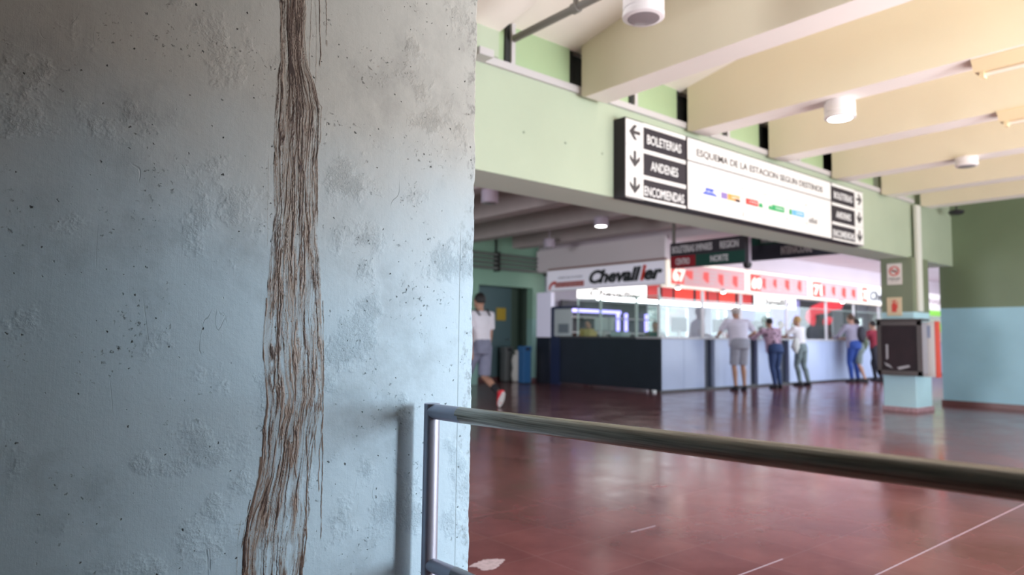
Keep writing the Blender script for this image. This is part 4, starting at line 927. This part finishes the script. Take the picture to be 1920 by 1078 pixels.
m_skin = mat('skin', (.42, .23, .16), .5)
def person(loc, heading, H, lean, feet, hands, top, bottom, hair, label, long_sleeve=False, shorts=False, sock=None, shoe=None, cap=None,
           long_hair=False, head_pitch=0, bulk=1.0, skirt=False, lift=(0, 0), toe=(0, 0), hipx=0., detail=.010):
    k = H/1.75
    t = thing('person', loc, label, 'person')
    hip = V(hipx, 0, .975*k-abs(feet[0][0]-feet[1][0])*.10)
    ud = V(math.sin(lean), 0, math.cos(lean)); fd = V(math.cos(lean), 0, -math.sin(lean)); sd = V(0, 1, 0)
    waist = hip+ud*.16*k; chest = hip+ud*.36*k; sh = hip+ud*.47*k; neck = hip+ud*.53*k
    hl = lean*.45+head_pitch; hu = V(math.sin(hl), 0, math.cos(hl)); hf = V(math.cos(hl), 0, -math.sin(hl))
    head = neck+hu*.140*k+hf*.025*k
    body = bmesh.new(); g = bulk
    def torso(b, e, z0=-.06, z1=.53):
        S = [(-.10, .150, .105), (-.04, .168, .118), (.06, .158, .110), (.16, .145, .100), (.28, .160, .112), (.37, .174, .115), (.44, .168, .100), (.485, .110, .075), (.52, .062, .058)]
        loft(b, [(hip+ud*z*k+fd*.01*k, sd*(w*g+e)*k, fd*(d*g+e)*k) for z, w, d in S if z0 <= z <= z1], 22)
    torso(body, 0, -.2, .6)
    limb(body, [neck-ud*.06*k, neck+hu*.03*k, head-hu*.05*k], [.06*k, .053*k, .055*k])
    R = Matrix((hf, sd, hu)).transposed()
    ball(body, head, .093*k, .075*k, .115*k, R); ball(body, head-hu*.055*k+hf*.03*k, .062*k, .055*k, .065*k, R)
    limb(body, [head+hf*.085*k+hu*.015*k, head+hf*.112*k-hu*.022*k, head+hf*.088*k-hu*.034*k], [.008*k, .014*k, .010*k], 8)
    for s in (1, -1): ball(body, head+sd*s*.076*k-hf*.002*k-hu*.01*k, .018*k, .010*k, .030*k, R, 10)
    ball(body, head+hf*.082*k-hu*.065*k, .016*k, .026*k, .009*k, R, 10)
    pants = bmesh.new(); shirt = bmesh.new(); shoes = [];
    torso(shirt, .014, -.11, .52); loft(pants, [(hip+ud*z*k, sd*w*g*k, fd*d*g*k) for z, w, d in ((-.13, .150, .115), (-.04, .178, .128), (.06, .166, .118), (.10, .158, .112))], 20)
    wr = []
    for i, s in enumerate((1, -1)):
        hj = hip+sd*s*.095*k-ud*.04*k; fx, fy = feet[i]; an = V(fx, fy, .085*k+lift[i])
        kn, an = ik(hj, an, .43*k, .43*k, (1, s*.05, .1))
        tdir = V(math.cos(toe[i]), s*.12, -math.sin(toe[i])).normalized(); tdz = V(math.sin(toe[i]), 0, math.cos(toe[i]))
        m1 = hj.lerp(kn, .5); cf = kn.lerp(an, .3)-V(.015*k, 0, 0)
        limb(body, [hj, m1, kn, cf, kn.lerp(an, .75), an], [.088*k, .075*k, .052*k, .056*k, .038*k, .036*k])
        limb(body, [an-tdir*.04*k-tdz*.04*k, an+tdir*.06*k-tdz*.045*k, an+tdir*.15*k-tdz*.06*k], [.035*k, .034*k, .026*k], 12)
        if shorts: limb(pants, [hj+V(0, 0, .03), m1, m1.lerp(kn, .9)], [.108*k, .100*k, .095*k])
        elif not skirt: limb(pants, [hj+V(0, 0, .03), m1, kn, cf, kn.lerp(an, .75), an+V(0, 0, .01)], [.104*k, .092*k, .068*k, .068*k, .054*k, .052*k])
        sb = bmesh.new()
        limb(sb, [an-tdir*.075*k-tdz*.045*k, an-tdir*.04*k-tdz*.03*k, an+tdir*.03*k-tdz*.030*k, an+tdir*.12*k-tdz*.052*k, an+tdir*.185*k-tdz*.060*k], [.028*k, .046*k, .048*k, .040*k, .024*k], 14)
        limb(sb, [an-tdir*.02*k-tdz*.03*k, an+tdz*.01*k], [.045*k, .044*k], 12)
        so = bmesh.new(); pts_ = []
        for q in range(20):
            a_ = q*2*math.pi/20; r_ = V(math.cos(a_)*.135*k, math.sin(a_)*(.046 if math.cos(a_) > -.3 else .038)*k, 0)
            pts_.append(an+tdir*(.055*k+r_.x)+sd*r_.y-tdz*.088*k)
        shoes.append((sb, pts_, tdz, an))
        if sock:
            sk = bmesh.new(); limb(sk, [an-V(0, 0, .03), an.lerp(kn, .20), an.lerp(kn, .42)], [.044*k, .047*k, .056*k]); shoes[-1] += (sk,)
        # arm
        sj = sh+sd*s*.185*k*g; hd = V(*hands[i]); el, wt = ik(sj, hd, .29*k, .25*k, (-.35, s*.6, -.75))
        limb(body, [sh+sd*s*.10*k, sj, sj.lerp(el, .5), el, el.lerp(wt, .3), wt], [.052*k, .050*k, .044*k, .036*k, .036*k, .025*k])
        fdn = (wt-el).normalized(); side = fdn.cross(V(0, 0, 1)); side = (side if side.length > .2 else V(0, 1, 0)).normalized(); pn = side.cross(fdn)
        palm = wt+fdn*.055*k
        loft(body, [(wt, side*.026*k, pn*.019*k), (wt+fdn*.04*k, side*.040*k, pn*.015*k), (wt+fdn*.09*k, side*.042*k, pn*.013*k)], 12)
        for f, ln in enumerate((.068, .078, .073, .056)):
            o_ = wt+fdn*.085*k+side*(-.030+.020*f)*k
            limb(body, [o_, o_+fdn*ln*.5*k-pn*.004*k, o_+fdn*ln*.95*k-pn*.022*k], [.0095*k, .009*k, .008*k], 8)
        o_ = wt+fdn*.03*k+side*s*.032*k; limb(body, [o_, o_+side*s*.028*k+fdn*.022*k, o_+side*s*.030*k+fdn*.055*k], [.012*k, .011*k, .009*k], 8)
        if long_sleeve: limb(shirt, [sh+sd*s*.09*k, sj, sj.lerp(el, .5), el, el.lerp(wt, .85)], [.062*k, .066*k, .062*k, .053*k, .045*k])
        else: limb(shirt, [sh+sd*s*.09*k, sj, sj.lerp(el, .45), sj.lerp(el, .78)], [.062*k, .068*k, .068*k, .070*k])
    fuse(body, 'body', m_skin, t, detail, loc, 3)
    fuse(shirt, 'shirt', top, t, .014, loc, 5)
    if skirt: loft(pants, [(hip+V(0, 0, .0), sd*.175*k, V(1, 0, 0)*.13*k), (hip-V(0, 0, .25*k), sd*.21*k, V(1, 0, 0)*.18*k), (hip-V(0, 0, .42*k), sd*.23*k, V(1, 0, 0)*.21*k)], 20)
    fuse(pants, 'skirt' if skirt else ('shorts' if shorts else 'trousers'), bottom, t, .014, loc, 5)
    for sset in shoes:
        o = fuse(sset[0], 'shoe', shoe or m_black, t, .008, loc, 3)
        b2 = MB(); b2.prism(sset[1], sset[2], .028*k); so = b2.build('sole', m_white if shoe else m_black); so.parent = o
        if len(sset) > 4: fuse(sset[4], 'sock', sock, t, .010, loc, 3)
    hb = bmesh.new()
    ball(hb, head+hu*.022*k-hf*.018*k, .098*k, .084*k, .108*k, R)
    cut = head+hf*.035*k
    for v in list(hb.verts):
        if (v.co-cut).dot(hf) > .0 and (v.co-head).dot(hu) < .055*k: v.co = v.co-hf*((v.co-cut).dot(hf)*.96)
        if (v.co-head).dot(hu) < -.045*k: v.co += hu*(-.045*k-(v.co-head).dot(hu))*.7+(head-v.co)*.12
    if long_hair: ball(hb, head-hf*.055*k-hu*.07*k, .055*k, .075*k, .10*k, R)
    fuse(hb, 'hair', hair, t, .010, loc, 2)
    eb = MB()
    for s in (1, -1): ball(eb.b, head+hf*.083*k+sd*s*.030*k+hu*.008*k, .010*k, .012*k, .008*k, R, 10)
    o = eb.build('eyes', mat('eye_dark', (.03, .02, .02), .2)); o.parent = t
    if cap:
        cb = bmesh.new(); ball(cb, head+hu*.052*k-hf*.005*k, .106*k, .092*k, .078*k, R)
        loft(cb, [(head+hu*.045*k, hf*.135*k, sd*.125*k), (head+hu*.053*k, hf*.130*k, sd*.120*k)], 24); fuse(cb, 'hat', cap, t, .008, loc, 2)
    t.rotation_euler.z = heading
    return t, dict(hip=hip, sh=sh, neck=neck, ud=ud, fd=fd, k=k)

def strap(t, b, name, m):
    o = b.build(name, m, None, True); o.parent = t; return o
def cloth(n, c, var=.1, vs=8): return mat('cloth_'+n, c, .85, var=var, vscale=vs, bump=.3, bscale=14)
UPY = math.pi/2
white_t = cloth('white', (.74, .72, .80), .06); grey_s = cloth('grey_blue', (.20, .21, .30), .15); m_redshoe = mat('red_shoe', (.70, .03, .05), .4)
dk_hair = mat('dark_hair', (.015, .012, .012), .6, bump=.5, bscale=60); gr_hair = mat('grey_hair', (.45, .42, .40), .7); bl_hair = mat('blonde_hair', (.48, .30, .12), .6, bump=.4, bscale=50)
br_hair = mat('brown_hair', (.07, .035, .02), .6, bump=.4, bscale=50)
# the man walking off to the left behind the near wall
wq = below(945, 767)
t, J = person((wq.x-.06, wq.y+.52, 0), UPY+.05, 1.79, .03, [(.38, .10), (-.36, -.09)], [(-.10, .26, .86), (.12, -.27, .84)], white_t, grey_s, dk_hair,
         'walking person in white T-shirt, grey shorts and red shoes, half hidden by the near wall', shorts=True, sock=mat('black_sock', (.015, .015, .02), .8), shoe=m_redshoe, lift=(0, .13), toe=(0, 1.0), detail=.009, bulk=1.1)
sb = MB(); k = J['k']
for s in (1, -1): sb.tube([J['sh']+V(-.12, s*.10, -.02), J['sh']+V(-.02, s*.12, .075), J['sh']+V(.10, s*.11, 0), J['sh']+V(.12, s*.12, -.2)], (.012), 8)
strap(t, sb, 'backpack_strap', m_black)
# customers at the counter, backs to the camera, leaning on the worktop
def at_counter(px, py, H, lean, **kw):
    q = below(px, py); y = min(q.y, 8.34); 
    return (q.x, y, 0)
ct = 1.13
def hands_on(ly, reach=.42, sp=.22): return [(reach, sp, ct+.0), (reach, -sp, ct+.0)]
l = at_counter(1370, 733, 0, 0)
person((l[0]+.25, 8.20, 0), UPY-.50, 1.76, .20, [(-.02, .10), (-.02, -.10)], [(.40, .30, ct), (.30, -.36, ct)], cloth('pale_lilac', (.68, .66, .78), .08), cloth('khaki_grey', (.34, .35, .42), .12), gr_hair,
       'person in pale shirt, grey shorts and white cap leaning on the counter', shorts=True, shoe=None, cap=cloth('white_cap', (.70, .66, .64), .05), bulk=1.3, long_sleeve=False)
pat = bpy.data.materials.new('patterned_blouse'); pat.use_nodes = True
_n = pat.node_tree.nodes; _v = _n.new('ShaderNodeTexVoronoi'); _v.inputs['Scale'].default_value = 12; _tc = _n.new('ShaderNodeTexCoord'); pat.node_tree.links.new(_tc.outputs['Object'], _v.inputs['Vector'])
_r = _n.new('ShaderNodeValToRGB'); _r.color_ramp.elements[0].color = (.08, .04, .07, 1); _r.color_ramp.elements[1].color = (.50, .34, .44, 1); _r.color_ramp.elements[0].position = .25; _r.color_ramp.elements[1].position = .5
pat.node_tree.links.new(_v.outputs['Distance'], _r.inputs[0]); pat.node_tree.links.new(_r.outputs[0], _n['Principled BSDF'].inputs['Base Color']); _n['Principled BSDF'].inputs['Roughness'].default_value = .8
l = at_counter(1440, 725, 0, 0)
t, J = person((l[0]-.30, 8.20, 0), UPY-.35, 1.58, .30, [(-.12, .10), (-.06, -.08)], [(.48, .30, ct), (.44, -.26, ct)], pat, cloth('dark_jeans', (.03, .06, .16), .15), dk_hair,
       'person in dotted purple blouse and dark jeans bending over the counter', long_sleeve=True, bulk=1.35)
l = at_counter(1497, 722, 0, 0)
pp2 = mat('cloth_green_print', (.20, .26, .27), .8, var=.7, vscale=30)
t, J = person((l[0]-.22, 8.26, 0), UPY-.05, 1.64, .16, [(-.02, .10), (-.10, -.12)], [(.46, .28, ct), (.46, -.22, ct)], cloth('cream_white', (.80, .78, .80), .05), pp2, bl_hair,
       'blonde person in white top and printed trousers at the counter', bulk=1.0)
hb = MB(); hb.tube([J['hip']+V(-.02, .25, .22), J['hip']+V(0, .27, .0), J['hip']+V(-.02, .26, -.14)], [.05, .10, .03], 12); strap(t, hb, 'shoulder_bag', cloth('bag_cream', (.70, .72, .68), .1))
l = at_counter(1597, 714, 0, 0)
t, J = person((l[0]-.62, 8.24, 0), UPY-.30, 1.76, .12, [(-.02, .12), (.0, -.12)], [(.42, .28, ct), (.42, -.22, ct)], cloth('lilac_grey', (.30, .28, .36), .1), cloth('bright_jeans', (.02, .06, .27), .15), br_hair,
       'person in grey shirt and bright blue jeans at the far counter', long_sleeve=True, bulk=1.2)
bp_ = bmesh.new(); ball(bp_, J['sh']+V(-.20, -.12, -.20), .09, .13, .22); fuse(bp_, 'backpack', mat('backpack_black', (.02, .02, .03), .7), t, .012, None, 3)
l = at_counter(1617, 712, 0, 0)
t, J = person((YP(1613, 700, 8.2).x, 8.20, 0), UPY+.1, 1.66, .10, [(-.16, .10), (.08, -.10)], [(.40, .26, ct), (.40, -.2, ct)], cloth('dark_grey', (.05, .05, .06), .1), cloth('olive', (.16, .20, .19), .2), dk_hair,
       'person in dark top and knee length shorts right of the one in blue jeans', shorts=True)
hb = MB(); hb.tube([J['hip']+V(-.05, -.24, .28), J['hip']+V(-.05, -.27, .10), J['hip']+V(-.05, -.26, -.06)], [.04, .10, .03], 12); strap(t, hb, 'shoulder_bag', cloth('bag_olive', (.12, .15, .10), .1))
# the last customer, mostly behind the column
person((YP(1643, 700, 8.1).x, 8.10, 0), UPY-.2, 1.64, .10, [(-.25, .12), (.1, -.12)], [(.42, .25, ct), (.42, -.2, ct)], cloth('maroon', (.25, .02, .04), .1), cloth('black', (.02, .02, .03), .1), dk_hair,
       'person in maroon top mostly hidden behind the column', long_sleeve=True)
# clerks behind the glass
def clerk(x, y, hd, H, top, hair, label):
    person((x, y, 0), hd, H, .06, [(0, .1), (0, -.1)], [(.34, .16, 1.12), (.34, -.16, 1.12)], top, cloth('black', (.02, .02, .03), .1), hair, label, detail=.012)
q = XP(1127, 600, 12.0)
clerk(11.95, min(q.y+.75, 11.50), math.pi, 1.48, cloth('maroon', (.25, .02, .04), .1), dk_hair, 'clerk in maroon behind the dark counter end')
clerk(11.95, 9.55, math.pi+.6, 1.42, cloth('dark_green', (.02, .10, .08), .1), dk_hair, 'clerk in dark green behind the glass near the counter corner')
clerk(14.9, 9.75, -UPY, 1.60, cloth('wine_red', (.35, .05, .10), .1), dk_hair, 'clerk in wine red between the white shirt and patterned blouse customers')
clerk(17.4, 9.75, -UPY, 1.58, cloth('pale_grey', (.45, .46, .5), .1), br_hair, 'clerk in pale grey behind the glass right of the blonde customer')
